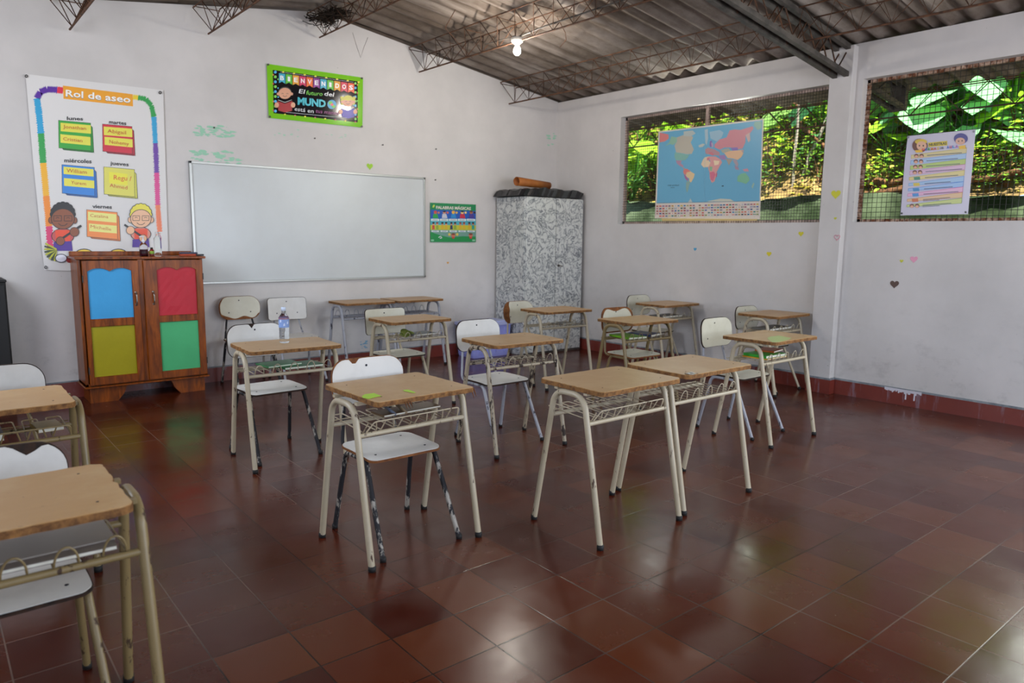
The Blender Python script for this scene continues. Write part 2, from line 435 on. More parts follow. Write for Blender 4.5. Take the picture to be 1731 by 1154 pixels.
# right wall with its openings: first window, second window, third window behind the camera
W1, W2, W3 = (-3.90, -1.17), (-7.05, -4.185), (-9.9, -7.4)
b = MB()
b.box(0, YR, 0, .15, .15, SILL); b.box(0, YR, HEAD, .15, .15, ZW+.012)
for y0, y1 in ((W1[1], .15), (W2[1], W1[0]), (W3[1], W2[0]), (YR, W3[0])): b.box(0, y0, SILL, .15, y1, HEAD)
struct(b.build('wall_right', M['wall']))
b = MB(); b.box(-.09, -4.121, 0, 0, -3.90, 3.30, 0, .004)
struct(b.build('trim_1', M['wall']))
b = MB(); b.box(-.09, -7.35, 0, 0, -7.12, 3.30, 0, .004)
struct(b.build('trim_2', M['wall']))
# left wall mirrors the right one, rear wall has a wide opening (both out of frame)
b = MB(); b.box(XL-.15, YR, 0, XL, .15, SILL); b.box(XL-.15, YR, HEAD, XL, .15, zroof(XL)+.01)
for y0, y1 in ((W1[1], .15), (W2[1], W1[0]), (W3[1], W2[0]), (YR, W3[0])): b.box(XL-.15, y0, SILL, XL, y1, HEAD)
struct(b.build('wall_left', M['wall']))
b = MB(); b.box(XL, YR-.15, 0, -7.0, YR, 3.9); b.box(-1.0, YR-.15, 0, .15, YR, 3.9); b.box(-7.0, YR-.15, 2.75, -1.0, YR, 3.9); b.box(-7.0, YR-.15, 0, -1.0, YR, .8)
struct(b.build('wall_rear', M['wall']))
# skirting: red tiles with a grey painted top edge
def skirting(name, boxes, tops):
    b = MB()
    for q in boxes: b.box(*q)
    for q in tops: b.box(*q, 1)
    struct(b.build(name, [M['skirt'], M['skirt_top']]))
skirting('baseboard_right', [(-.016, YR, 0, 0, -4.125, .14), (-.106, -4.135, 0, -.09, -3.885, .14), (-.016, -3.89, 0, 0, 0, .14), (-.1, -3.90, 0, 0, -3.885, .14), (-.1, -4.137, 0, 0, -4.121, .14)],
         [(-.018, YR, .14, 0, -4.125, .156), (-.108, -4.137, .14, 0, -3.883, .156), (-.018, -3.89, .14, 0, 0, .156)])
M['skirt_dark'] = mottled('shaded_red_skirting', hx('48201A'), hx('5E2A22'), 6, .4)
skirting('baseboard_back', [(XL, -.016, 0, -.016, 0, .145)], [(XL, -.018, .145, -.016, 0, .155)])

# corrugated roof sheets, laid in rows with laps (one mesh: the ceiling)
def roof_sheets(b, xa, xb, y0, y1, lift, lam=.2, amp=.028):
    ny = int(abs(y1-y0)/lam*10)
    for side in (0, .011):
        vs = []
        for i in range(2):
            x = (xa, xb)[i]
            for j in range(ny+1):
                y = y0+(y1-y0)*j/ny
                tilt = .045*(j/ny)
                vs.append((x, y, zroof(x)+.03+lift+side+tilt+amp*math.cos(2*PI*y/lam)+(0.012 if i == 0 and False else 0)))
        fs = [[j, j+1, ny+1+j+1, ny+1+j] for j in range(ny)]
        b.add(vs, fs if side else [f[::-1] for f in fs], 0, True)
        if side == 0: low = vs
        else:
            n = ny+1
            for base in (0, n):
                b.add(low[base:base+n]+vs[base:base+n], [[j, n+j, n+j+1, j+1] for j in range(ny)])
b = MB()
rows_r = [(-1.95, 1.55, 0), (-3.5, -1.75, .018)]
rows_l = [(-5.1, -3.40, .018), (XL-.6, -4.9, 0)]
for (xa, xb, lf) in rows_r+rows_l:
    y = .25; k = 0
    while y > YR-.4:
        roof_sheets(b, xa, xb, y, y-1.07, lf+(.0 if k % 2 else .0))
        y -= 1.0; k += 1
b.tube([(RIDGE, .2, zroof(RIDGE)+.09), (RIDGE, YR, zroof(RIDGE)+.09)], .1, 10)
struct(b.build('ceiling', M['roof']))

# rod joists of triangular section running from the back wall towards the camera
def joist(x, y0, y1, label, drop=.235, half=.125, pitch=.135, wr=.0045):
    z = zroof(x)-.012; z2 = z-drop
    root = thing('roof_joist', label, 'joist', (x, y0, z2), 0, 'open-web rod joists under the roof')
    b = MB()
    for s in (-1, 1): b.tube([(s*half, 0, drop-SL*abs(half)*(1 if (x > RIDGE) == (s > 0) else -1)), (s*half, y1-y0, drop-SL*abs(half)*(1 if (x > RIDGE) == (s > 0) else -1))], .0065, 6)
    b.tube([(0, -.02, 0), (0, y1-y0, 0)], .009, 6)
    b.build('chords', M['rust'], root)
    b = MB(); n = int(abs(y1-y0)/pitch)
    for s in (-1, 1):
        zt = drop-SL*abs(half)*(1 if (x > RIDGE) == (s > 0) else -1)
        pts = []
        for i in range(n+1):
            y = (y1-y0)*i/n; pts.append((s*half, y, zt) if i % 2 == 0 else (0, y, 0))
        b.tube(pts, wr, 5)
    for i in range(0, n, 4): b.tube([(-half, (y1-y0)*i/n, drop), (half, (y1-y0)*i/n, drop)], .004, 5)
    b.build('web_rods', M['rust'], root)
    return root
JX = [(-5.78, 'rod joist at the upper left, above the class chore poster'),
      (-4.62, 'rod joist meeting the back wall above the left end of the whiteboard'),
      (-3.48, 'rod joist under the ridge with a dark nest at its wall end'),
      (-2.25, 'rod joist that carries the lit bulb'),
      (-0.90, 'rod joist nearest the right wall, above the tall marbled locker')]
for x, lb in JX: joist(x, -.03, YR+.1, lb)

# main lattice truss across the room at the pillar
def truss_half(b, x0, x1, y, n, drop=.245, flip=1):
    for s in (-1, 1):
        for zz, hh in ((0, .022), (-drop, .022)):
            vs = []
            for x in (x0, x1):
                z = zroof(x)-.035+zz
                vs += [(x, y+s*.055-.022, z-hh), (x, y+s*.055+.022, z-hh), (x, y+s*.055+.022, z+hh), (x, y+s*.055-.022, z+hh)]
            b.add(vs, [(0, 1, 5, 4), (1, 2, 6, 5), (2, 3, 7, 6), (3, 0, 4, 7), (0, 3, 2, 1), (4, 5, 6, 7)])
    for zz in (0, -drop):       # cover plate between the angles
        vs = []
        for x in (x0, x1):
            z = zroof(x)-.035+zz+.024
            vs += [(x, y-.05, z-.004), (x, y+.05, z-.004), (x, y+.05, z), (x, y-.05, z)]
        b.add(vs, [(0, 1, 5, 4), (2, 3, 7, 6), (1, 2, 6, 5), (3, 0, 4, 7)])
def truss_web(b, x0, x1, y, n, drop=.245):
    for s in (-1, 1):
        pts = []
        for i in range(n+1):
            x = x0+(x1-x0)*i/n; z = zroof(x)-.035; pts.append((x, y+s*.035, z if i % 2 == 0 else z-drop))
        b.tube(pts, .0075, 6)
def main_truss(y, x_end_r, x_end_l, label):
    root = thing('roof_truss', label, 'truss')
    b = MB(); truss_half(b, x_end_r, RIDGE, y, 0); truss_half(b, RIDGE, x_end_l, y, 0); b.build('chords', M['dark_steel'], root)
    b = MB(); truss_web(b, x_end_r, RIDGE, y, 18); truss_web(b, x_end_l, RIDGE, y, 24); b.build('web_rods', M['rust'], root)
    return root
main_truss(-4.01, -.05, XL, 'heavy dark steel lattice truss resting on the white pillar')

# nest in the roof corner over the middle joist
b = MB()
for i in range(260):
    c = Vector((random.gauss(-3.52, .06), random.uniform(-.60, -.14), zroof(-3.5)-.085-random.random()**2*.07))
    d = Vector((random.gauss(0, 1), random.gauss(0, 1.5), random.gauss(0, .25))).normalized()*random.uniform(.04, .09)
    b.tube([c-d, c+Vector((0, 0, random.uniform(-.01, .01))), c+d], .004, 4)
tag(b.build('bird_nest', mottled('dark_straw', hx('120E0B'), hx('3A2C20'), 9, .95)), 'dark straw nest stuffed under the ridge above the green welcome banner', 'nest')

# bulb
BX, BY, BZ = -2.27, -1.86, 3.30
r0 = thing('ceiling_bulb', 'lit round light bulb in a white porcelain holder on the roof joist', 'light bulb', (BX, BY, BZ))
b = MB(); b.lathe([(.0, .115), (.058, .115), (.062, .10), (.055, .075), (.035, .062), (.024, .055), (.0, .055)], n=24); b.build('holder', M['holder'], r0)
b = MB(); b.lathe([(.014, .06), (.016, .04), (.026, .025), (.034, .005), (.036, -.012), (.030, -.032), (.016, -.045), (.0, -.049)], n=24); b.build('bulb', M['bulb'], r0)
b = MB(); b.box(-.05, -.012, .115, .05, .012, .125); b.tube([(0, -.0, .12), (.01, -.4, .145), (0, -1.4, .15)], .008, 6); b.tube([(0, 0, .12), (.004, .2, .145), (0, .5, .15)], .005, 6); b.build('conduit', M['dark_steel'], r0)
pl = light('bulb_light', 'POINT', (BX, BY, BZ-.12), 16, (1, .93, .82)); pl.data.shadow_soft_size = .05
for i, pts in enumerate([[(-2.75, -1.5, 3.66), (-2.6, -1.1, 3.60), (-2.2, -.8, 3.56), (-1.9, -.62, 3.50)], [(-2.15, -2.3, 3.53), (-1.95, -2.2, 3.45), (-1.75, -2.0, 3.46), (-1.6, -1.75, 3.46)]]):
    b = MB(); b.tube(fillet(pts, .1), .004, 5)
    tag(b.build('wire', M['rust']), ['thin brown wire strung under the roof left of the bulb', 'thin brown wire strung under the roof right of the bulb'][i], 'wire')
b = MB(); b.tube([(-3.20, -.25, 3.62), (-3.16, -.25, 3.50), (-3.11, -.25, 3.38), (-3.07, -.25, 3.49), (-3.02, -.25, 3.60)], .0022, 4)
tag(b.build('hanging_wire', M['rust']), 'thin wire loop dangling from the roof by the green banner', 'wire')

# windows: iron angle frames filled with welded mesh
def mesh_window(name, y0, y1, pitch, mat, mull=None, dx=.09):
    fw = .028; b = MB()
    b.box(dx, y0, SILL, dx+.03, y1, SILL+fw); b.box(dx, y0, HEAD-fw, dx+.03, y1, HEAD)
    b.box(dx, y0, SILL, dx+.03, y0+fw, HEAD); b.box(dx, y1-fw, SILL, dx+.03, y1, HEAD)
    if mull:
        b.box(dx-.01, mull-.02, SILL, dx+.03, mull+.02, HEAD)
    root = struct(b.build(name, mat))
    b = MB(); n = int((y1-y0)/pitch)
    def rod(p, q, r=.0023):
        p = Vector(p); q = Vector(q)
        b.tube([p, q], r, 4, cap=False)
    for i in range(1, n): y = y0+(y1-y0)*i/n; rod((dx-.004, y, SILL), (dx-.004, y, HEAD))
    m = int((HEAD-SILL)/pitch)
    for i in range(1, m): z = SILL+(HEAD-SILL)*i/m; rod((dx-.008, y0, z), (dx-.008, y1, z))
    b.build('wire_mesh', M['wire'], root)
mesh_window('window_1', W1[0], W1[1], .031, M['frame_pink'], -2.40)
mesh_window('window_2', W2[0], W2[1], .044, M['frame_rust'])
mesh_window('window_3', W3[0], W3[1], .044, M['frame_rust'])
for k_, w_ in enumerate((W1, W2, W3)): mesh_window('window_%d' % (k_+4), w_[0], w_[1], .06, M['frame_rust'], None, XL-.12)
#SECTION2

# ------------------------------------------------------------------ school desks
def hole_pts(): return
def make_desk(steel='cream', W=.61, D=.46, fw=.61, loops='arch', seed=1, corner=.035):
    rs = random.Random(seed); st = random.getstate(); random.seed(seed)
    root = bpy.data.objects.new('school_desk', None); COL.objects.link(root); root.empty_display_size = .1
    out = rrect(W, D, corner, 5, .0035, sub=.022)
    core = [(x*1.0, y*1.0) for x, y in out]
    b = MB(); b.panel(core, lambda u, v, w: (u, v, .7625+w), .021, 3); t = b.build('tabletop', M['core'], root)
    lam = [(x*(1-.004-abs(random.gauss(0, .004))), y*(1-.004-abs(random.gauss(0, .004)))) for x, y in out]
    b = MB(); b.panel(lam, lambda u, v, w: (u, v, .7745+w), .003, 3)
    for (x, y) in ((-W*.36, -D*.32), (W*.36, -D*.32), (-W*.36, D*.32), (W*.36, D*.32)):
        b.lathe([(.004, .7762), (.004, .7768), (.0, .7770)], (x, y, 0), 8, 1)
    b.build('laminate', [M['top'], M['screw']], t)
    for s in (-1, 1):
        b = MB()
        p = fillet([(s*fw/2, -.245, .006), (s*(fw/2-.004), -.104, .735), (s*(fw/2-.004), .104, .735), (s*fw/2, .245, .006)], .085, 9)
        b.tube(p, .0155, 12); lg = b.build('leg_frame', M[steel], root)
        for q in (-1, 1):
            c = MB(); c.lathe([(.0, 0), (.017, 0), (.018, .012), (.017, .026), (.0, .027)], (s*fw/2, q*.245, 0), 12)
            c.build('rubber_foot', M['rubber'], lg)
    for q in (-1, 1):
        b = MB(); b.tube([(-fw/2+.004, q*.129, .60), (fw/2-.004, q*.129, .60)], .0115, 10); b.build('crossbar', M[steel], root)
    b = MB()
    for q in (-1, 1): b.box(-fw/2+.01, q*.105-.012, .738, fw/2-.01, q*.105+.012, .7515)
    b.build('support_rail', M[steel], root)
    b = MB()
    r = .0032; n = 5; x0 = -fw/2+.055; dx = (fw-.11)/(n-1+.45)
    if loops == 'arch':
        for i in range(n):
            xa = x0+dx*i; xb = xa+dx*.5
            j = rs.uniform(-.008, .008)
            pts = [(xa, .21, .600), (xa, .129, .616), (xa, -.128, .615)]
            arc = [(xa+(xb-xa)*(.5-.5*math.cos(a)), -.138-.012*math.sin(a)+j*.5, .615+.055*math.sin(a)) for a in [PI*k/10 for k in range(11)]]
            b.tube(pts+arc+[(xb, -.128, .615), (xb, .129, .616), (xb, .21, .600)], r, 6)
    elif loops == 'back':
        for i in range(n):
            xa = x0+dx*i; xb = xa+dx*.5
            arc = [(xa+(xb-xa)*(.5-.5*math.cos(a)), .145, .615+.06*math.sin(a)) for a in [PI*k/10 for k in range(11)]]
            b.tube([(xa, -.16, .612), (xa, .13, .615)]+arc+[(xb, .13, .615), (xb, -.16, .612)], r, 6)
    else:
        xr = fw/2-.05
        b.tube(fillet([(-xr, -.128, .612), (-xr+.03, -.150, .660), (xr, -.150, .660), (xr+.0, -.128, .612)], .02, 4), .0036, 6)
        for i in range(n+1):
            xa = x0-.01+dx*.82*i; xb = xa+dx*.5
            b.tube(fillet([(xa, -.150, .657), (xa-.012, -.128, .613), (xa+.0, .20, .628), (xb, .20, .628), (xb, -.128, .613), (xb-.012, -.150, .657)], .012, 3), r, 6)
    b.tube([(-fw/2+.02, .165, .611), (fw/2-.02, .165, .611)], .003, 6)
    b.build('wire_shelf', M[steel], root)
    random.setstate(st); return root

DG = 'student desks in the classroom'
desks = {}
def desk(key, x, y, rz, label, **kw):
    o = make_desk(seed=100+len(desks), **kw); o.location = (x, y, 0); o.rotation_euler = (0, 0, math.radians(rz))
    tag(o, label, 'desk', DG); desks[key] = o; return o
desk(1, -5.195, -4.53, 1.5, 'tan student desk in the centre foreground with two green sticker scraps on its top', W=.545, D=.51, loops='rail', corner=.02)
desk(2, -4.205, -5.01, 0, 'tan student desk nearest the camera right of centre, left one of two pushed together', loops='rail')
desk(3, -3.51, -4.985, -1.0, 'tan student desk pushed against the right side of the nearest empty desk')
desk(4, -5.10, -2.895, -3, 'tan student desk carrying the clear water bottle', D=.47)
desk(5, -3.61, -2.03, 0, 'tan student desk in the second row with crumpled yellow-green wrapper on its shelf')
desk(6, -3.69, -3.57, -3, 'student desk with chipped crumbling front edge and worn grey legs in mid room', steel='cream_worn')
desk(7, -3.165, -.285, 0, 'left one of two student desks standing side by side against the back wall', loops='back', steel='silver')
desk(8, -2.52, -.285, 0, 'right one of two student desks standing side by side against the back wall', loops='back', steel='silver')
desk(9, -1.93, -2.13, -3, 'tan student desk in front of the marbled locker')
desk(10, -1.94, -3.23, -3, 'student desk with rust-specked legs holding green and blue notebooks', steel='yellow_cream')
desk(11, -.37, -2.31, 0, 'tan student desk near the right wall below the left end of the first window')
desk(12, -.36, -3.64, 0, 'tan student desk close to the right wall below the pillar side of the first window')
desk(13, -1.965, -4.57, 0, 'tan student desk on the right with faded green patch on its front edge')
desk(14, -6.845, -5.245, 0, 'yellowed student desk nearest the camera at the left edge', steel='yellow_cream', W=.56, fw=.63)
desk(15, -6.762, -3.785, 0, 'yellowed student desk at the left edge behind the foreground one', steel='yellow_cream', W=.56, fw=.62, loops='rail')

# ------------------------------------------------------------------ chairs
def make_chair(steel='cream', lam='beige_lam', core='dark_core', backshape='round', chips=None, zs=1.0, seed=3):
    st = random.getstate(); random.seed(seed)
    root = bpy.data.objects.new('school_chair', None); COL.objects.link(root); root.empty_display_size = .1
    # seat
    def sdisp(u, v): return -.35*max(0, -v-.08)**1.6 - .008*math.cos(u*9)*max(0, 1-abs(v)*6)+.25*max(0, v-.1)**1.5
    sout = rrect(.41, .345, .05, 6, .0012, 0, 0, .03, rs=[.06, .06, .045, .045])
    sc = (.0, .045)
    def ST(u, v, w): return (u+sc[0], v+sc[1], .446+w)
    b = MB(); b.panel(sout, ST, .011, 6, disp=sdisp); seat = b.build('seat', M[core], root)
    b = MB(); b.panel([(x*.985, y*.985) for x, y in sout], lambda u, v, w: (u+sc[0], v+sc[1], .4525+w), .002, 6, disp=sdisp)
    for (x, y) in ((-.14, -.10), (.14, -.10), (-.13, .12), (.13, .12)):
        z = .4525+sdisp(x, y); b.lathe([(.006, z), (.006, z+.0025), (0, z+.003)], (x+sc[0], y+sc[1], 0), 8, 1)
    b.build('laminate', [M[lam], M['screw']], seat)
    # leg frames
    for s in (-1, 1):
        b = MB()
        p = fillet([(s*.215, -.25, .006), (s*.19, -.055, .428), (s*.19, .155, .428), (s*.215, .25, .006)], .055, 8)
        b.tube(p, .0125, 10); lg = b.build('leg_frame', M[steel], root)
        for q in (-1, 1):
            c = MB(); c.lathe([(.0, 0), (.0145, 0), (.0155, .012), (.014, .024), (.0, .025)], (s*.215, q*.25, 0), 10); c.build('rubber_foot', M['rubber'], lg)
    for y in (-.045, .145):
        b = MB(); b.tube([(-.19, y, .424), (.19, y, .424)], .009, 8); b.build('crossbar', M[steel], root)
    # back posts sweep up from under the seat
    for s in (-1, 1):
        b = MB(); b.tube(fillet([(s*.165, .04, .432), (s*.165, .25, .425), (s*.125, .295, .65*zs), (s*.115, .302, .80*zs)], .05, 7), .0095, 8); b.build('back_post', M[steel], root)
    # backrest
    H, WB = .235, .415
    r_ = dict(round=[.085, .085, .075, .075], square=[.03]*4, oval=[.105, .105, .10, .10])[backshape]
    bout = rrect(WB, H, .08, 7, 0, 0, 0, .02, rs=r_)
    zc = .752*zs
    def bd(u, v): return -.28*u*u*2
    def BT(off):
        return lambda u, v, w: (u, .286+off-(-w)+(-0)+bd(u, v)*1.0+v*.10, zc+v)
    b = MB(); b.panel(bout, lambda u, v, w: (u, .288+w+bd(u, v)+v*.10, zc+v), .011, 6); back = b.build('backrest', M[core], root)
    lo = [(x*.985, y*.975) for x, y in bout]
    if chips: lo = [chips(x, y) for x, y in lo]
    b = MB(); b.panel(lo, lambda u, v, w: (u, .2815-w+bd(u, v)+v*.10, zc+v), .0016, 4, inner=[(min(p[0]*.72, 9) if not chips else max(-.10 if chips is chip_left else -9, p[0]*.985), p[1]*.985*(.82 if chips else 1)) for p in bout] if chips else None)
    b.f = [f for f in b.f]
    for (x, y) in ((0, .075), (-.11, -.045), (.11, -.045)):
        yy = .281+bd(x, y)+y*.10
        c = [(x+.0065*math.cos(a), yy-.0025, zc+y+.0065*math.sin(a)) for a in [2*PI*k/8 for k in range(8)]]
        b.add(c, [list(range(8))], 1)
    b.build('laminate', [M[lam], M['screw']], back)
    # plain laminate on the rear of the backrest is left as bare ply
    random.setstate(st); return root
def chip_notch(x0, w, d):      # a triangular bite out of the top edge
    def f(x, y):
        if y > .05 and abs(x-x0) < w: return (x, y-d*(1-abs(x-x0)/w))
        return (x, y)
    return f
def chip_bottom(x, y):
    if y < -.06: return (x, y+.018+.012*math.sin(x*34))
    if x < -.17: return (x+.008, y)
    return (x, y)
def chip_left(x, y): return (max(x, -.118+.006*math.sin(y*60)), y)
def chip_rim(x, y): return (x*.93+.0, y*.86-(.012 if y > .05 else 0)*math.cos(x*25)-.006)
CG = 'student chairs in the classroom'
chairs = {}
def chair(key, x, y, rz, label, **kw):
    o = make_chair(seed=300+key, **kw); o.location = (x, y, 0); o.rotation_euler = (0, 0, math.radians(rz))
    tag(o, label, 'chair', CG); chairs[key] = o; return o
chair(1, -5.19, -4.475, 0, 'white school chair with flaked black legs tucked under the green-sticker desk', steel='worn_black', lam='white_lam', core='brown_core', chips=chip_notch(-.07, .032, .035))
chair(2, -5.135, -2.735, 2, 'white school chair with dark worn legs under the desk with the water bottle', steel='worn_black', lam='white_lam', chips=chip_notch(-.02, .022, .03))
chair(3, -4.45, -.37, 0, 'chair beside the cabinet with brown splintered lower edge on its backrest', steel='worn_black', lam='beige_lam', core='brown_core', backshape='oval', chips=chip_bottom)
chair(4, -3.97, -.38, -3, 'chair with square-cornered white backrest against the wall under the whiteboard', steel='silver', lam='white_lam', backshape='square', zs=.955)
chair(5, -3.665, -1.955, 0, 'white chair tucked behind the desk with the crumpled green thing', lam='beige_lam', zs=.955, backshape='square')
chair(6, -3.675, -3.40, 0, 'white chair with pale grey legs tucked under the chipped desk in the middle', steel='silver', lam='white_lam')
chair(7, -1.985, -1.86, 0, 'chair with dark brown bare left side on its backrest, before the marbled locker', lam='beige_lam', core='brown_core', backshape='oval', chips=chip_left, zs=.93)
chair(8, -1.90, -3.20, -2, 'chair with torn brown rim round its backrest, under the green and blue notebooks', steel='yellow_cream', lam='beige_lam', core='brown_core', chips=chip_rim, zs=.98)
chair(9, -.395, -2.17, 0, 'cream chair behind the desk below the left end of the first window', lam='beige_lam', zs=.96)
chair(10, -.315, -3.57, 0, 'cream chair hidden behind the desk by the pillar, dark-edged seat showing', lam='beige_lam', zs=.93)
chair(11, -1.975, -4.36, 0, 'cream chair with silvery legs behind the desk with the faded green patch', steel='silver', lam='beige_lam')
chair(12, -6.84, -5.08, 0, 'white chair with torn backrest under the nearest desk at the left edge', steel='yellow_cream', lam='white_lam', zs=.93, chips=chip_notch(.10, .05, .04))
chair(13, -6.735, -3.69, 0, 'white chair at the left edge behind the second yellowed desk', steel='yellow_cream', lam='white_lam')

# ------------------------------------------------------------------ things on and in the desks
def on(key, dx, dy, dz=.7775):
    o = desks[key]; a = o.rotation_euler.z; c, s = math.cos(a), math.sin(a)
    return (o.location.x+dx*c-dy*s, o.location.y+dx*s+dy*c, dz)
def notebook(loc, rz, w, d, h, cover, label, cat='notebook', tilt=0, name='notebook', grp=None):
    root = thing(name, label, cat, loc, math.radians(rz), grp); root.rotation_euler.x = tilt
    b = MB(); b.box(-w/2+.002, -d/2+.002, .0015, w/2-.002, d/2-.002, h-.0015); b.build('pages', flat('D8D4C6', .8), root)
    b = MB(); b.box(-w/2, -d/2, 0, w/2, d/2, .0015); b.box(-w/2, -d/2, h-.0015, w/2, d/2, h); b.box(-w/2-.001, -d/2, 0, -w/2+.001, d/2, h); b.build('cover', flat(cover, .4), root)
    return root
SZ = .6205
notebook(on(4, .08, -.01, SZ), 0, .27, .20, .014, '1E7A40', 'dark green notebook on the shelf of the water-bottle desk')
notebook(on(4, -.04, .03, SZ+.015), 6, .24, .18, .010, '4FA66A', 'lighter green notebook lying on top of the dark green one')
notebook(on(10, -.12, .0, SZ), -8, .21, .27, .016, '6CA81C', 'bright green notebook on the shelf of the rust-specked desk')
notebook(on(10, .115, .02, SZ), 12, .19, .24, .02, '2A3560', 'navy blue notebook on the shelf beside the bright green one')
notebook(on(13, -.06, .0, SZ), 0, .27, .21, .008, 'D89A20', 'thin yellow-orange folder lowest on the right desk shelf')
notebook(on(13, -.055, .0, SZ+.009), -3, .26, .20, .02, '2E9A2A', 'green notebook on top of the yellow-orange folder')
notebook(on(13, .065, .04, SZ+.030), 10, .19, .15, .012, 'B0521C', 'orange-brown notebook lying across the green one')
notebook(on(14, .07, .0, SZ), -2, .36, .24, .012, '7A6E66', 'large grey notebook with dark stain in the nearest left desk')
notebook(on(14, .10, .02, SZ+.013), 0, .30, .20, .004, '968C84', 'loose stained white papers on top of the grey notebook')
notebook(on(15, -.10, .0, SZ), 0, .24, .22, .03, '2E1E34', 'dark purple notebook in the shelf of the second left desk')
notebook(on(15, .19, .02, SZ), 5, .10, .16, .018, '8E7430', 'small mustard notebook in the shelf of the second left desk')
notebook(on(9, .10, .0, SZ), 8, .20, .15, .01, '8A8272', 'thin grey-brown notebook on the shelf before the locker')
notebook(on(11, -.02, .0, SZ), 0, .34, .2, .02, '5F564C', 'stack of brown papers on the shelf by the right wall', 'papers')
notebook(on(12, -.02, .0, SZ), 0, .40, .2, .02, '6E6A60', 'grey folder filling the shelf of the pillar-side desk', 'folder')
notebook(on(5, .12, .03, SZ), 4, .26, .18, .012, '8C8F92', 'grey notebook on the shelf behind the sticker desk')
# crumpled green thing on desk 5 shelf
b = MB()
for i in range(3):
    o_ = [(x+random.gauss(0, .004), y+random.gauss(0, .004)) for x, y in rrect(.13, .07, .02, 3, 0, 0, 0, .02)]
    b.panel(o_, (lambda i: lambda u, v, w: (u+i*.012, v+i*.006, w+i*.012+.012+.012*math.sin(u*40+i)+.008*math.sin(v*60)))(i), .004, 4)
o = b.build('crumpled_wrapper', flat('8E9A4A', .5)); o.location = on(5, -.05, -.02, SZ+.004); o.rotation_euler.z = .4
tag(o, 'crumpled yellow-green wrapper on the shelf beside the grey notebook', 'wrapper')
# desk 1: sticker scraps, splinters, brown folder and two markers on the shelf
def scrap(pts, hexc, label):
    z = .7778; b = MB(); P = [hit(x, y, 2, z) for x, y in pts]; n = len(P)
    b.add([(p.x, p.y, z-.0006) for p in P]+[(p.x, p.y, z) for p in P], [list(range(n))[::-1], list(range(n, 2*n))]+[[k, (k+1) % n, n+(k+1) % n, n+k] for k in range(n)])
    return tag(b.build('sticker_scrap', flat(hexc, .6)), label, 'sticker', 'green sticker scraps on the front desk')
scrap([(612, 669), (617, 666), (632, 664), (645, 669), (634, 671), (623, 674), (613, 672)], 'A6CE3C', 'larger light-green sticker scrap near the front left corner of the desk')
scrap([(681, 659), (690, 658), (703, 663), (699, 664), (690, 662), (684, 661)], 'A6CE3C', 'smaller light-green sticker scrap near the middle of the desk')
notebook(on(1, .08, .06, SZ+.010), 3, .34, .12, .010, '6B5238', 'brown folder lying at the back of the front desk shelf', 'folder')
def marker(loc, rz, col, cap, label, tilt=.0):
    root = thing('marker', label, 'marker', loc, rz); root.rotation_euler.x = tilt
    b = MB(); b.lathe([(0, 0), (.008, 0), (.008, .085), (0, .085)], n=10); b.build('barrel', flat(col, .3), root)
    b = MB(); b.lathe([(0, .085), (.0088, .085), (.0082, .12), (0, .121)], n=10); b.build('cap', flat(cap, .3), root)
mk = on(1, -.02, .0, .632); marker(mk, .3, '6A7486', '39425A', 'grey-blue marker propped in the front desk shelf', -1.15)
mk = on(1, .04, .0, .632); marker(mk, .1, '9A8468', 'C7B48E', 'beige marker propped in the front desk shelf', -1.2)
# torn laminate corner splinters
for (dx, dy, n_, lb) in ((-.135, -.262, 3, 'peeled veneer strip curling down from the front edge of the sticker desk'), (.275, -.22, 2, 'peeled veneer strip hanging at the right corner of the sticker desk')):
    b = MB()
    for i in range(n_):
        c = Vector((i*.014, 0, 0)); L = random.uniform(.03, .05)
        b.tube([c, c+Vector((.003, -.008, -L*.5)), c+Vector((.012, -.006, -L))], [.004, .003, .001], 4)
    o = b.build('veneer_splinter', M['brown_core']); o.location = on(1, dx, dy, .762); tag(o, lb, 'splinter')
# foil tape at the joint of the two nearest desks
b = MB(); b.panel(rrect(.07, .05, .012, 4, .002, sub=.01), lambda u, v, w: (u, v, w+.003*math.sin(u*120)+.002*math.sin(v*150)), .002, 4)
o = b.build('foil_tape', plain('crinkled_foil', hx('C8C4BC'), .3, .6)); o.location = on(3, -.26, -.215, .7815); tag(o, 'crinkled foil tape at the corner where the two nearest desks meet', 'tape')
# faded green patch on desk 13
b = MB(); z = .7775; P = [hit(x, y, 2, z) for x, y in [(1297, 572), (1300, 569), (1317, 567), (1338, 571), (1332, 574), (1316, 578), (1305, 578)]]
b.add([(p.x, p.y, z) for p in P]+[(p.x, p.y, z-.0008) for p in P], [list(range(7))]+[[k, 7+k, 7+(k+1) % 7, (k+1) % 7] for k in range(7)])
tag(b.build('paper_remnant', flat('A8B878', .6)), 'pale green paper remnant stuck on the right desk top', 'paper')

# water bottle
def bottle_prof(h, r, neck, wav=0):
    p = [(0, 0), (r*.8, 0), (r, .008)]
    n = 26
    for i in range(n+1):
        t = i/n; z = .012+t*(h*.66)
        p.append((r*(1-.06*abs(math.sin(t*PI*6))*wav), z))
    zt = .012+h*.66
    for k in range(1, 8):
        a = k/7; p.append((r+(neck-r)*(a*a*(3-2*a)), zt+a*h*.16))
    p += [(neck, h*.93)]
    return p
wb = thing('water_bottle', 'clear plastic water bottle with blue label standing on a desk', 'bottle', hit(481, 579, 2, .7785))
b = MB(); b.lathe(bottle_prof(.235, .0335, .0135, 1), n=24); b.build('body', glass('clear_plastic', (.93, .96, 1, 1), .05, 1.12), wb)
b = MB(); b.lathe([(0, .215), (.0155, .215), (.0155, .238), (.014, .240), (0, .240)], n=20); b.build('cap', flat('C8D4E8', .35), wb)
b = MB(); b.lathe([(.0342, .105), (.0342, .165)], n=24); b.lathe([(.0346, .160), (.0342, .172)], n=24, mi=1)
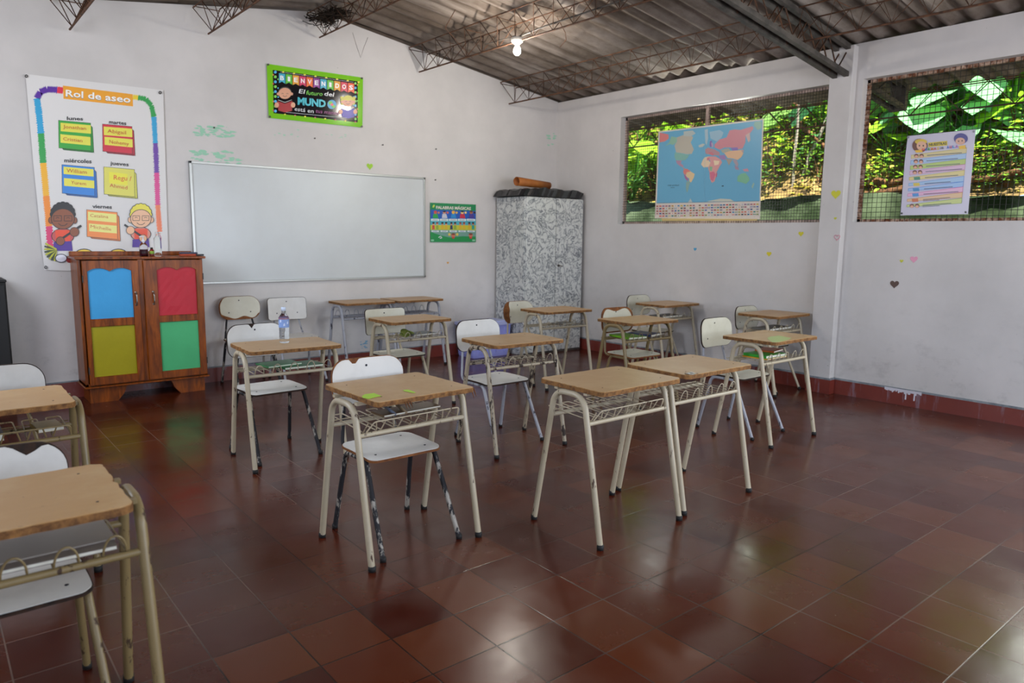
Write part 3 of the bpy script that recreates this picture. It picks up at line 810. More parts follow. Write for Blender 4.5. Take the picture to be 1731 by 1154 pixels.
for k in range(9):
    a0 = k*.7; z0 = .115+.012*(k % 3)
    vs = [(.0349*math.cos(a0+da), .0349*math.sin(a0+da), z0+dz) for da, dz in ((0, 0), (.35, .004), (.3, .022), (.05, .016))]
    b.add(vs, [(0, 1, 2, 3)], 2)
b.build('label', [flat('7E98CC', .35), flat('8A6478', .35), flat('C8D4EC', .35)], wb)

# ------------------------------------------------------------------ cabinet with card panels
CX0, CX1, CY = -5.905, -4.875, -.40
cab = thing('wooden_cabinet', 'varnished wooden two-door cabinet with blue, red, yellow and green card panels', 'cabinet', ((CX0+CX1)/2, CY/2, 0))
ox, oy = (CX0+CX1)/2, CY/2
def L(x, y, z): return (x-ox, y-oy, z)
def lb(b, x0, y0, z0, x1, y1, z1, mi=0, bev=.003): b.box(x0-ox, y0-oy, z0, x1-ox, y1-oy, z1, mi, bev)
b = MB()
lb(b, CX0, CY+.02, .15, CX0+.025, -.03, 1.265); lb(b, CX1-.025, CY+.02, .15, CX1, -.03, 1.265)
lb(b, CX0, CY+.02, .15, CX1, -.03, .175); lb(b, CX0+.02, -.045, .16, CX1-.02, -.03, 1.26)
lb(b, CX0+.02, CY+.03, .70, CX1-.02, -.04, .715)
xc = (hit(243, 520, 1, CY).x)
lb(b, xc-.03, CY+.005, .16, xc+.03, CY+.03, 1.265)
b.build('carcass', M['wood'], cab)
b = MB(); lb(b, CX0-.02, CY-.022, 1.265, CX1+.02, -.025, 1.287, 0, .005); b.build('top_board', M['wood'], cab)
b = MB(); lb(b, CX0-.005, -.043, 1.287, CX1+.0, -.025, 1.327, 0, .004); b.build('back_rail', M['wood'], cab)
b = MB(); lb(b, CX0-.012, CY-.012, .135, CX1+.012, -.03, .152, 0, .004); b.build('base_moulding', M['wood'], cab)
for s in (0, 1):
    x0 = CX0+.03 if s == 0 else CX1-.29; b = MB()
    prof = [(0, 0), (.22, 0), (.27, .06), (.30, .134), (0, .134)] if s == 0 else [(.04, 0), (.26, 0), (.26, .134), (-.04, .134), (-.01, .06)]
    vs = [(x0+u-ox, CY+.03-oy, v) for u, v in prof]+[(x0+u-ox, CY+.06-oy, v) for u, v in prof]
    b.add(vs, [list(range(5)), list(range(5, 10))[::-1]]+[[k, k+5, (k+1) % 5+5, (k+1) % 5] for k in range(5)])
    b.box(x0-ox+(0 if s == 0 else .22), CY+.05-oy, 0, x0-ox+(.04 if s == 0 else .26), -.05-oy, .134)
    b.build('foot', M['wood'], cab)
def door(x0, x1, pan_top, pan_bot, c_top, c_bot, hx_):
    z0, z1 = .165, 1.255; y0, y1 = CY-.018, CY+.004
    (a0, a1, az0, az1), (b0, b1, bz0, bz1) = pan_top, pan_bot
    b = MB()
    lb(b, x0, y0, z0, a0, y1, z1); lb(b, a1, y0, z0, x1, y1, z1)
    lb(b, a0-.002, y0, z0, a1+.002, y1, bz0); lb(b, a0-.002, y0, bz1, a1+.002, y1, az0)
    # scalloped head rail
    n = 24; vs = []
    for i in range(n+1):
        t = i/n; x = a0-.002+(a1-a0+.004)*t
        zz = az1-.028*(abs(abs(t-.5)*4-1)**2.2)
        for yy in (y0, y1): vs += [(x-ox, yy-oy, zz), (x-ox, yy-oy, z1)]
    fs = []
    for i in range(n):
        p, q = i*4, i*4+4
        fs += [[p, q, q+1, p+1], [q+2, p+2, p+3, q+3], [p+2, q+2, q, p], [p+1, q+1, q+3, p+3]]
    b.add(vs, fs)
    d = b.build('door', M['wood'], cab)
    for (u0, u1, w0, w1), col in ((pan_top, c_top), (pan_bot, c_bot)):
        p = MB(); N = 10; vs = []; rr = random.Random(hash(col) % 99)
        amp = .0035 if col == 'red' else .0012
        for j in range(N+1):
            for i in range(N+1):
                vs.append((u0-.008+(u1-u0+.016)*i/N-ox, y1-.006-rr.random()*amp-oy, w0-.008+(w1-w0+.016)*j/N))
        f = [[j*(N+1)+i, j*(N+1)+i+1, (j+1)*(N+1)+i+1, (j+1)*(N+1)+i] for j in range(N) for i in range(N)]
        p.add(vs, f, 0, col != 'red'); p.add([(v[0], v[1]+.003, v[2]) for v in vs], [q[::-1] for q in f])
        p.build('card_panel', M['paper_'+col], d, {'blue': 'sky blue card panel', 'red': 'creased red card panel', 'yellow': 'yellow card panel', 'green': 'pale green card panel'}[col])
    h = MB(); zc = .915
    h.tube(fillet([(hx_-ox, y0-oy, zc-.052), (hx_-ox, y0-.028-oy, zc-.035), (hx_-ox, y0-.028-oy, zc+.035), (hx_-ox, y0-oy, zc+.052)], .02), .0065, 8)
    for z in (zc-.055, zc+.055): h.lathe([(.011, 0), (.011, .003), (0, .004)], (hx_-ox, y0-oy, z), 10, mat=Matrix.Rotation(PI/2, 3, 'X'))
    h.build('handle', plain('aged_chrome', hx('9A938C'), .3, .9), d, 'curved metal handle')
    hg = MB()
    for z in (.30, 1.10): hg.tube([((x0 if c_top == 'blue' else x1)-ox, y0-.004-oy, z-.03), ((x0 if c_top == 'blue' else x1)-ox, y0-.004-oy, z+.03)], .005, 8)
    hg.build('hinge', M['dark_steel'], d)
def pr(x, y): p = hit(x, y, 1, CY-.018); return p.x, p.z
bl = [pr(147, 455)[0], pr(222, 455)[0], pr(151, 540)[1], pr(185, 453)[1]]
yl = [bl[0], bl[1], pr(190, 635)[1], pr(190, 551)[1]]
rd = [pr(265, 455)[0], pr(331, 455)[0], pr(300, 532)[1], pr(300, 451)[1]]
gr = [rd[0], rd[1], pr(300, 625)[1], pr(300, 543)[1]]
door(CX0+.028, xc-.028, bl, yl, 'blue', 'yellow', hit(231.5, 516, 1, CY-.03).x)
door(xc+.012, CX1-.012, rd, gr, 'red', 'green', hit(261, 516, 1, CY-.03).x)

# things on the cabinet
TZ = 1.2875
def atcab(px, py, d=-.33): p = hit(px, py, 1, d); return (p.x, d, TZ)
pb = thing('pump_bottle', 'clear pump bottle half full of dark red liquid on the cabinet', 'bottle', atcab(243.5, 432))
b = MB(); b.lathe([(0, 0), (.034, 0), (.036, .006), (.036, .085), (.028, .11), (.014, .125), (.012, .135)], n=20); b.build('body', glass('clear_bottle', (.95, .95, 1, 1), .05, 1.2), pb)
b = MB(); b.lathe([(0, .003), (.0345, .003), (.0345, .062), (0, .062)], n=20); b.build('liquid', plain('dark_red_liquid', hx('3A0E1A'), .15), pb)
b = MB(); b.lathe([(0, .13), (.013, .13), (.013, .145), (.005, .148), (.005, .172), (.012, .174), (.012, .182), (0, .183)], n=16); b.tube([(0, 0, .179), (-.02, -.005, .180), (-.032, -.008, .172)], .0045, 8); b.build('pump', flat('E6E8F2', .3), pb)
jb = thing('glass_bottle', 'tall clear spray bottle with pink print on the cabinet', 'bottle', atcab(267.5, 431.5, -.30))
b = MB(); b.lathe([(0, 0), (.030, 0), (.032, .006), (.032, .13), (.030, .165), (.016, .178), (.014, .19)], n=20); b.build('body', glass('clear_bottle_glass', (.96, 1, .98, 1), .04, 1.2), jb)
b = MB(); b.lathe([(0, .188), (.015, .188), (.016, .215), (.008, .222), (0, .222)], n=16); b.tube([(0, 0, .208), (.03, -.004, .208)], .006, 8); b.build('spray_head', glass('pale_spray_head', (.95, .96, .97, 1), .2, 1.2), jb)
b = MB(); b.tube([(.020, -.012, .196), (.030, -.014, .165), (.026, -.014, .14)], .0035, 6); b.build('trigger', flat('C27A8E', .4), jb)
sb = thing('small_bottle', 'small red bottle with green label and dark cap between the two clear bottles', 'bottle', atcab(257, 431, -.25))
b = MB(); b.lathe([(0, 0), (.02, 0), (.021, .004), (.021, .05), (.012, .062), (0, .062)], n=16); b.build('body', flat('8E1B1A', .3), sb)
b = MB(); b.lathe([(.0215, .02), (.0215, .045)], n=16); b.build('label', flat('98C23A', .5), sb)
b = MB(); b.lathe([(0, .06), (.012, .06), (.011, .078), (0, .079)], n=14); b.build('cap', flat('1C2A22', .4), sb)
p = atcab(318, 431, -.27)
er = thing('board_eraser', 'dark blue and red board eraser lying on the right end of the cabinet', 'eraser', p)
b = MB(); b.box(-.075, -.025, 0, .075, .025, .018, 0, .003); b.build('felt', flat('B04A30', .9), er)
b = MB(); b.box(-.075, -.026, .018, .08, .026, .034, 0, .005); b.build('grip', flat('1B2A4A', .35), er)
b = MB(); b.tube([(-.02, 0, 0), (.05, .008, 0)], .008, 8); o = b.build('board_marker', flat('23262E', .3)); o.location = (p[0]+.085, -.30, TZ+.0085); tag(o, 'dark whiteboard marker beside the eraser on the cabinet', 'marker')

# ------------------------------------------------------------------ marbled locker
lx0, lx1, ly, lh = -1.075, -.065, -.62, 2.0
lk = thing('tall_locker', 'tall two-door locker covered in grey and white marbled paper in the corner', 'locker', ((lx0+lx1)/2, ly/2, 0))
ox, oy = (lx0+lx1)/2, ly/2
b = MB(); lb(b, lx0, ly+.02, 0, lx1, -.03, lh, 0, .006); b.build('body', M['marble'], lk)
xm = hit(939, 450, 1, ly).x
for (x0, x1) in ((lx0+.012, xm-.005), (xm+.005, lx1-.012)):
    b = MB(); lb(b, x0, ly, .03, x1, ly+.018, lh-.012, 0, .004); d = b.build('door', M['marble'], lk)
    if x0 > lx0+.1:
        h = MB(); h.lathe([(0, 0), (.016, 0), (.016, .012), (.008, .02), (0, .02)], (x0+.045-ox, ly-oy, 1.14), 12, mat=Matrix.Rotation(PI/2, 3, 'X'))
        h.tube([(x0+.045-ox, ly-.02-oy, 1.14), (x0+.10-ox, ly-.024-oy, 1.13)], .006, 8); h.build('latch', M['dark_steel'], d)
b = MB(); lb(b, lx0+.001, ly+.004, 0, lx1-.001, ly+.02, .03); b.build('plinth', M['dark_steel'], lk)
# black plastic bundle and roll on top
b = MB()
def bd_(u, v): return .012*math.sin(u*23)+.010*math.sin(v*31+u*9)
o_ = [(x+random.gauss(0, .012), y+random.gauss(0, .01)) for x, y in rrect(1.06, .56, .05, 4, 0, 0, 0, .05)]
b.panel(o_, lambda u, v, w: (u+.10*(w*8), v, w+.035*math.cos(u*2.6)*(w > 0)+bd_(u, v)*(1 if w > 0 else .2)), .065, 8)
o = b.build('black_plastic_bundle', M['black_plastic']); o.location = ((lx0+lx1)/2-.01, ly/2-.01, lh+.042); tag(o, 'crumpled black plastic sheet folded on top of the marbled locker', 'plastic sheet')
b = MB()
n = 40; vs = []
for i in range(n*2+1):
    a = 2*PI*i/n; r = .056-.011*i/(n*2)
    vs += [(0, r*math.cos(a), r*math.sin(a)), (.62, r*.82*math.cos(a), r*.82*math.sin(a))]
b.add(vs, [[2*i, 2*i+1, 2*i+3, 2*i+2] for i in range(n*2)], 0, True)
o = b.build('paper_roll', M['paper_roll']); p = hit(868, 313, 1, -.36); o.location = (p.x, -.42, lh+.19); o.rotation_euler = (0, .03, .12); tag(o, 'rolled brown paper lying on the black plastic above the locker', 'paper roll')
md = o.modifiers.new('t', 'SOLIDIFY'); md.thickness = .0015

# violet tote
tb = thing('storage_tote', 'translucent blue-violet plastic storage tote beside the marbled locker', 'storage box', (-1.43, -.24, 0))
b = MB(); rg = []
for z, k in ((.0, .90), (.03, .93), (.40, 1.0)):
    rg.append([(x*k, y*k, z) for x, y in rrect(.62, .38, .04, 5)])
n = len(rg[0])
for i in range(2): b.add(rg[i]+rg[i+1], [[k, (k+1) % n, n+(k+1) % n, n+k] for k in range(n)], 0, True)
b.add(rg[0], [list(range(n))[::-1]])
for x in (-.2, -.07, .07, .2): b.box(x-.012, -.19, .05, x+.012, -.178, .38)
b.build('body', M['tote'], tb)
b = MB(); b.panel(rrect(.66, .42, .045, 6), lambda u, v, w: (u, v, .415+w), .035, 3); b.panel(rrect(.56, .32, .03, 6), lambda u, v, w: (u, v, .438+w), .014, 2); b.build('lid', M['tote_lid'], tb)
b = MB(); b.box(-.335, -.05, .33, -.315, .05, .43, 0, .005); b.build('latch', flat('4A55A8', .35), tb)

# dark cupboard at the far left edge
dc = thing('dark_cupboard', 'black wooden cupboard standing at the left edge of the back wall', 'cupboard', (-6.85, -.24, 0))
b = MB(); b.box(-.43, -.16, 0, .43, .22, 1.09, 0, .004); b.build('body', M['black'], dc)
b = MB(); b.box(-.46, -.19, 1.09, .435, .22, 1.11, 0, .004); b.build('top', M['black'], dc)
for x0, x1 in ((-.42, -.005), (.005, .42)):
    b = MB(); b.box(x0, -.178, .06, x1, -.16, 1.07, 0, .003); d = b.build('door', M['black'], dc)
    b = MB(); b.lathe([(0, 0), (.012, 0), (.012, .02), (0, .022)], (x1-.04 if x0 < -.1 else x0+.04, -.178, .6), 10, mat=Matrix.Rotation(PI/2, 3, 'X')); b.build('knob', M['dark_steel'], d)
#SECTION3

# ------------------------------------------------------------------ printed sheets
DEPS = None
_txt = {}
def text_mesh(s, bold=0, spacing=1.0):
    key = (s, bold, spacing)
    if key in _txt: return _txt[key]
    cu = bpy.data.curves.new('t', 'FONT'); cu.body = s; cu.offset = bold; cu.resolution_u = 2; cu.space_character = spacing
    o = bpy.data.objects.new('t', cu); COL.objects.link(o); bpy.context.view_layer.update()
    me = o.evaluated_get(bpy.context.evaluated_depsgraph_get()).to_mesh()
    vs = [(v.co.x, v.co.y) for v in me.vertices]; fs = [list(p.vertices) for p in me.polygons]
    x0 = min(v[0] for v in vs); x1 = max(v[0] for v in vs); 
    bpy.data.objects.remove(o, do_unlink=True); bpy.data.curves.remove(cu)
    _txt[key] = (vs, fs, x0, x1); return _txt[key]
class Sheet:
    """a printed sheet hung on a wall: traced points (photo pixels of a crop) land on the wall plane"""
    def __init__(s, name, axis, val, ox, oy, sc, label, cat, out=.0008):
        s.name = name; s.axis = axis; s.val = val; s.o = (ox, oy, sc); s.label = label; s.cat = cat; s.b = MB(); s.mats = []; s.out = out; s.k = 0
    def mat(s, h, gloss=.35):
        m = flat(h, gloss)
        if m not in s.mats: s.mats.append(m)
        return s.mats.index(m)
    def P(s, x, y, lift):
        p = hit(s.o[0]+x/s.o[2], s.o[1]+y/s.o[2], s.axis, s.val); p[s.axis] -= lift; return p
    def poly(s, pts, h, lay=None, gloss=.35):
        if lay is None: s.k += 1; lay = s.k
        P = [s.P(x, y, .00007*lay) for x, y in pts]
        # make the face look into the room
        s.b.add(P, [list(range(len(P)))], s.mat(h, gloss))
    def base(s, pts, h, gloss=.35, thick=.002):
        P = [s.P(x, y, 0) for x, y in pts]; Q = [s.P(x, y, -thick) for x, y in pts]; n = len(P)
        s.b.add(P+Q, [list(range(n)), list(range(n, 2*n))[::-1]]+[[k, n+k, n+(k+1) % n, (k+1) % n] for k in range(n)], s.mat(h, gloss))
    def circ(s, x, y, rx, ry, h, n=16, a0=0, a1=2*PI, rot=0):
        s.poly([(x+rx*math.cos(a)*math.cos(rot)-ry*math.sin(a)*math.sin(rot), y+rx*math.cos(a)*math.sin(rot)+ry*math.sin(a)*math.cos(rot)) for a in [a0+(a1-a0)*k/n for k in range(n)]], h)
    def line(s, pts, w, h, lay=None):
        s.k += 1
        for (a, b) in zip(pts, pts[1:]):
            dx, dy = b[0]-a[0], b[1]-a[1]; L = math.hypot(dx, dy) or 1; nx, ny = -dy/L*w/2, dx/L*w/2
            s.poly([(a[0]+nx, a[1]+ny), (b[0]+nx, b[1]+ny), (b[0]-nx, b[1]-ny), (a[0]-nx, a[1]-ny)], h, s.k)
    def text(s, t, p0, p1, hgt, h, bold=.0, cap=.72, spacing=1.0, slant=0, extra=0):
        vs, fs, x0, x1 = text_mesh(t, bold, spacing); W = x1-x0
        s.k += 1
        ux, uy = (p1[0]-p0[0])/W, (p1[1]-p0[1])/W
        P = []
        for (x, y) in vs:
            xx = x-x0+slant*y; P.append(s.P(p0[0]+ux*xx, p0[1]+uy*xx-hgt*y/cap, .00007*(s.k+extra)))
        s.b.add(P, fs, s.mat(h))
    def build(s):
        # outward normals: flip faces that look into the wall
        b = s.b; nrm = Vector((0, 0, 0)); nrm[s.axis] = -1
        for i, f in enumerate(b.f):
            a, c, d = (Vector(b.v[f[k]]) for k in (0, len(f)//3 or 1, (2*len(f))//3 or 2))
        o = b.build(s.name, s.mats); tag(o, s.label, s.cat); return o

BK = -.014
# class chore poster
q = Sheet('class_poster', 1, BK, 0, 100, 3.206, 'large white class chore poster with rainbow fringe hung above the wooden cabinet', 'poster')
q.base([(138, 80), (884, 168), (912, 1040), (890, 1160), (320, 1145), (240, 1142), (180, 560)], 'DEDAD6', .5)
def fringe(pts, cols, w):
    n = len(pts)-1
    for i, c in enumerate(cols):
        a, b_ = pts[i], pts[i+1]; q.k = 3; m = 16
        dx, dy = b_[0]-a[0], b_[1]-a[1]; L = math.hypot(dx, dy); nx, ny = -dy/L, dx/L
        lft = []; rgt = []
        for k in range(m+1):
            t = k/m; j = (6 if k % 2 else -1)+random.uniform(-2, 2)
            lft.append((a[0]+dx*t+nx*(w/2+j), a[1]+dy*t+ny*(w/2+j))); rgt.append((a[0]+dx*t-nx*(w/2+j), a[1]+dy*t-ny*(w/2+j)))
        for k in range(m): q.poly([lft[k], lft[k+1], rgt[k+1], rgt[k]], c, 3)
fringe([(342, 170), (310, 166), (255, 163), (218, 178), (200, 212), (212, 300), (222, 402), (228, 480), (234, 562), (243, 650), (250, 740), (258, 820), (266, 905), (273, 1028)],
       ['E0304A', '5A2A9A', '5A2A9A', '5A2A9A', '2FA0CE', '2FA0CE', '2E9E4A', '2E9E4A', 'F0B020', 'F0B020', 'F08A20', 'F08A20', 'D8306A'], 30)
fringe([(720, 206), (748, 208), (790, 216), (820, 250), (834, 312), (838, 380), (842, 455), (846, 530), (849, 615), (852, 700), (855, 790), (860, 865), (866, 935)],
       ['F0D030', '2E9E4A', '2E9E4A', '2E9E4A', '2FA0CE', '2FA0CE', '6A3A9E', '6A3A9E', 'D8408A', 'D8408A', 'EC7A4A', 'EC7A4A'], 22)
q.k = 5
q.poly([(341, 143), (719, 190), (721, 256), (344, 214)], 'EFA328')
q.text('Rol de aseo', (355, 203), (708, 238), 38, '9A8A7A', .035)
q.text('Rol de aseo', (356, 200), (707, 236), 36, 'F6F2EC', .018)
def note(x, y, w, h, c1, c2, skew=.09, only=False):
    for d, cc in ((10, c2), (5, c2)):
        q.poly([(x+d, y+h*.86+d), (x+w+d, y+h*.86+d+w*skew), (x+w+d+6, y+h+d+w*skew), (x+d+16, y+h+d)], '22201E')
        q.poly([(x+d+2, y+h*.86+d-3), (x+w+d-1, y+h*.86+d+w*skew-3), (x+w+d+4, y+h+d+w*skew-2), (x+d+17, y+h+d-2)], cc)
    q.poly([(x+w-4, y+w*skew+5), (x+w+12, y+w*skew+22), (x+w+20, y+h+w*skew+12), (x+w, y+h)], '22201E')
    q.poly([(x+w-2, y+w*skew+9), (x+w+10, y+w*skew+24), (x+w+17, y+h+w*skew+8), (x+w, y+h)], c2)
    q.poly([(x-2, y-2), (x+w+2, y+w*skew-2), (x+w+4, y+h+w*skew), (x, y+h)], '22201E')
    q.poly([(x, y), (x+w, y+w*skew), (x+w+2, y+h+w*skew-2), (x+2, y+h-2)], c1)
def slip(x0, y0, x1, y1, h, c='E4DC4E'): q.poly([(x0, y0), (x1, y1), (x1+1, y1+h), (x0+1, y0+h)], c)
note(318, 332, 172, 150, '35A33A', '2A8A30'); slip(328, 344, 492, 358, 46); slip(327, 406, 490, 422, 46)
note(556, 352, 158, 148, 'CE2A3E', 'B02034'); slip(562, 365, 716, 377, 46); slip(566, 420, 718, 434, 44)
note(336, 572, 174, 155, '2E80D0', '2468B4'); slip(344, 582, 506, 596, 40); slip(346, 644, 510, 658, 42)
note(563, 584, 164, 148, 'DCD458', 'CCC848'); slip(590, 610, 690, 622, 62, 'E8E038')
note(470, 816, 164, 146, 'F08A3C', 'E07A30'); slip(476, 826, 630, 840, 46, 'E8E07E'); slip(482, 890, 632, 902, 42, 'E8E07E')
_lift = {'lunes', 'martes', 'miércoles', 'jueves', 'viernes'}
for t, a, b_, hh, c, bo in (('lunes', (362, 333), (450, 336), 19, '23201E', .02), ('martes', (590, 353), (684, 361), 20, '23201E', .02), ('miércoles', (348, 562), (496, 568), 22, '23201E', .02),
    ('jueves', (597, 576), (697, 584), 20, '23201E', .02), ('viernes', (500, 810), (606, 814), 20, '23201E', .02),
    ('Jonathan', (342, 374), (466, 384), 19, 'C2562A', 0), ('Cristian', (342, 440), (446, 450), 19, 'C2562A', 0), ('Abigail', (582, 398), (682, 408), 20, 'C8502A', 0), ('Nohemy', (592, 456), (698, 468), 20, 'C8502A', 0),
    ('William', (360, 612), (470, 622), 21, 'C2562A', 0), ('Yurem', (384, 676), (466, 684), 19, 'C2562A', 0), ('Regu /', (616, 652), (712, 660), 26, 'D8482A', 0), ('Ahmed', (594, 692), (690, 706), 20, 'C8502A', 0),
    ('Catalina', (488, 854), (586, 862), 17, 'C8682A', 0), ('Michelle', (490, 914), (602, 930), 18, 'C8682A', 0)):
    if t in _lift: a = (a[0], a[1]-4); b_ = (b_[0], b_[1]-4)
    q.text(t, a, b_, hh, c, bo)
q.text('Prof. Madelin', (869, 938), (860, 808), 9, '3A2E2A', .01)
def kid(cx, cy, s, skin, hair, flip=1, curls=True):
    q.circ(cx, cy+112*s, 66*s, 46*s, '2A1E1A'); q.circ(cx, cy+112*s, 62*s, 42*s, 'C2504A' if skin != 'E8B48C' else 'D88C78')
    q.poly([(cx-44*s, cy+78*s), (cx+44*s, cy+78*s), (cx+40*s, cy+150*s), (cx-40*s, cy+150*s)], 'E8481C')
    q.poly([(cx-52*s, cy+146*s), (cx+50*s, cy+140*s), (cx+56*s, cy+196*s), (cx-54*s, cy+196*s)], '4A1E8E')
    for k in range(9):
        a = PI+PI*k/8; q.circ(cx+54*s*math.cos(a), cy-12*s+54*s*math.sin(a), 20*s, 20*s, '1E1916')
    for k in range(9):
        a = PI+PI*k/8; q.circ(cx+54*s*math.cos(a), cy-12*s+54*s*math.sin(a), 16*s, 16*s, hair)
    q.circ(cx, cy-16*s, 64*s, 58*s, hair)
    for d in (-1, 1): q.circ(cx+d*68*s, cy+22*s, 15*s, 20*s, '1E1916'); q.circ(cx+d*68*s, cy+22*s, 12*s, 17*s, skin)
    q.circ(cx, cy+14*s, 68*s, 60*s, '1E1916', 22); q.circ(cx, cy+14*s, 64*s, 56*s, skin, 22)
    for d in (-1, 1):
        g = cx+d*30*s; q.line([(g-22*s, cy-4*s), (g+22*s, cy-4*s), (g+22*s, cy+26*s), (g-22*s, cy+26*s), (g-22*s, cy-4*s)], 3*s, '1E1916')
        q.line([(g-10*s, cy+10*s), (g, cy+5*s), (g+10*s, cy+10*s)], 3*s, '1E1916')
    q.line([(cx-26*s, cy+40*s), (cx-10*s, cy+52*s), (cx+10*s, cy+52*s), (cx+26*s, cy+40*s)], 3.4*s, '1E1916')
    q.line([(cx-flip*40*s, cy+150*s), (cx+flip*105*s, cy+52*s)], 13*s, '241C1A')
    q.circ(cx+flip*66*s, cy+88*s, 28*s, 28*s, '1E1916'); q.circ(cx+flip*66*s, cy+88*s, 25*s, 25*s, skin)
    q.circ(cx-flip*14*s, cy+140*s, 26*s, 26*s, '1E1916'); q.circ(cx-flip*14*s, cy+140*s, 23*s, 23*s, skin)
kid(340, 852, .95, '8A4A26', '1C1614'); kid(762, 852, .85, 'E8B48C', 'E6D83C', -1)
for cx in (455, 640): q.circ(cx, 1050, 46, 24, '1E1A18'); q.circ(cx, 1051, 42, 20, 'E8C22E')
for k in range(9):
    a = math.radians(95+k*14); q.line([(305, 1030), (300+62*math.cos(a), 1028+66*math.sin(a))], 9, ('B8B820', '2A3A14')[k % 2])
q.circ(330, 1078, 34, 24, '1E1A2A'); q.circ(330, 1078, 29, 20, 'E4E2EC'); q.circ(378, 1088, 20, 15, '8E2A2A')
for x, y in ((142, 93), (866, 182), (247, 1127)): q.circ(x, y, 9, 9, '3A3634'); q.circ(x, y, 4, 4, '9A9490')
q.build()

# welcome banner
q = Sheet('welcome_banner', 1, BK, 430, 90, 8.243, 'lime green and black welcome banner high on the back wall', 'banner')
q.base([(172, 145), (1515, 340), (1505, 1035), (200, 900)], '7CC623', .12)
q.poly([(255, 232), (1440, 392), (1440, 962), (268, 835)], '17151A', 2, .1)
q.k = 3; cols = ['48B0D8', '74C84A', '48B0D8', 'E08048', '74C84A', 'D83A4A']
for i in range(9):
    q.circ(292, 262+i*68, 20, 20, ['48A8DC', '7CCB4C'][i % 2]); q.circ(1408, 420+i*62, 16, 18, ['7CCB4C', '48A8DC'][i % 2])
    q.circ(330 if i % 2 else 262, 300+i*62, 10, 12, cols[(i+3) % 6]); q.circ(1380 if i % 2 else 1436, 440+i*56, 9, 12, cols[(i+3) % 6])
for i in range(8):
    q.circ(400+i*150, 262+i*20, 16, 12, 'E8D23A'); q.circ(425+i*140, 852+i*15, 13, 10, ['E8D23A', 'C8406A'][i % 2])
q.line([(360, 262), (1380, 404)], 4, 'C8C8CC'); q.line([(390, 790), (440, 822), (1300, 905), (1370, 880)], 5, 'C8C8CC')
bc = ['38A8C4', '5CBB34', 'E8A02C', 'D02A5E', 'EC6A22', '8A2A8E', '38A8C4', '5CBB34', 'E8A02C', 'D8364E', 'EC5A2A']
for i, ch in enumerate('BIENVENIDOS'):
    x = 340+i*96; y = 276+i*13.5; w_ = 88; hh = 130
    q.poly([(x, y), (x+w_, y+12), (x+w_, y+hh+20), (x+w_/2, y+hh-10), (x, y+hh+10)], bc[i])
    cw = 34 if ch == 'I' else 52; q.text(ch, (x+w_/2-cw/2, y+hh-38+4), (x+w_/2+cw/2, y+hh-30), 62, 'F4F2F2', .03)
q.text('El', (615, 556), (692, 566), 62, 'F0F0F0', .0, slant=.15); q.text('futuro', (716, 576), (945, 596), 60, '6CC83A', .01, slant=.15); q.text('del', (968, 590), (1100, 606), 60, 'E8E8E8', .01, slant=.15)
q.text('MUND', (600, 712), (992, 752), 100, '2CB8C8', .045)
q.circ(1076, 714, 62, 64, '2C9AC8', 20); q.circ(1058, 694, 30, 26, '5CBB34'); q.circ(1100, 742, 26, 22, '5CBB34'); q.circ(1078, 716, 20, 18, 'E0405A')
q.text('está en', (556, 800), (820, 836), 58, 'E8E8EA', .0, slant=.12); q.text('tus manos', (850, 828), (1170, 862), 54, 'A03A88', .0, slant=.12)
def kid2(cx, cy, s, skin, hair, book, buns):
    if buns:
        for d in (-1, 1):
            for k in range(3): q.circ(cx+d*(104-6*k)*s, cy+(-60+k*46)*s, 24*s, 24*s, hair)
    q.circ(cx, cy-16*s, 98*s, 84*s, hair)
    for d in (-1, 1): q.circ(cx+d*100*s, cy+8*s, 20*s, 22*s, skin)
    q.circ(cx, cy, 94*s, 82*s, skin, 22)
    if buns: q.poly([(cx-94*s, cy-10*s), (cx-84*s, cy-64*s), (cx, cy-98*s), (cx+84*s, cy-64*s), (cx+94*s, cy-10*s), (cx+50*s, cy-22*s), (cx, cy-14*s), (cx-50*s, cy-24*s)], hair)
    for d in (-1, 1): q.line([(cx+d*50*s, cy+8*s), (cx+d*34*s, cy-2*s), (cx+d*18*s, cy+8*s)], 5*s, '3A2418')
    q.line([(cx-30*s, cy+34*s), (cx, cy+48*s), (cx+30*s, cy+34*s)], 6*s, '3A2418')
    q.poly([(cx-110*s, cy+110*s), (cx, cy+150*s), (cx+110*s, cy+110*s), (cx+104*s, cy+256*s), (cx, cy+280*s), (cx-96*s, cy+250*s)], book)
    q.line([(cx-100*s, cy+96*s), (cx, cy+132*s), (cx+100*s, cy+96*s)], 6*s, 'D8D4D0')
    for d in (-1, 1): q.circ(cx+d*120*s, cy+170*s, 32*s, 40*s, skin)
kid2(422, 560, .95, 'DCA080', '1A1614', 'A8141E', False); kid2(1300, 672, .85, 'D89878', 'C8C03A', '3A24A8', True)
for x, y in ((188, 160), (1492, 350), (212, 884), (1492, 1022)): q.circ(x, y, 15, 15, '3A3230')
q.build()

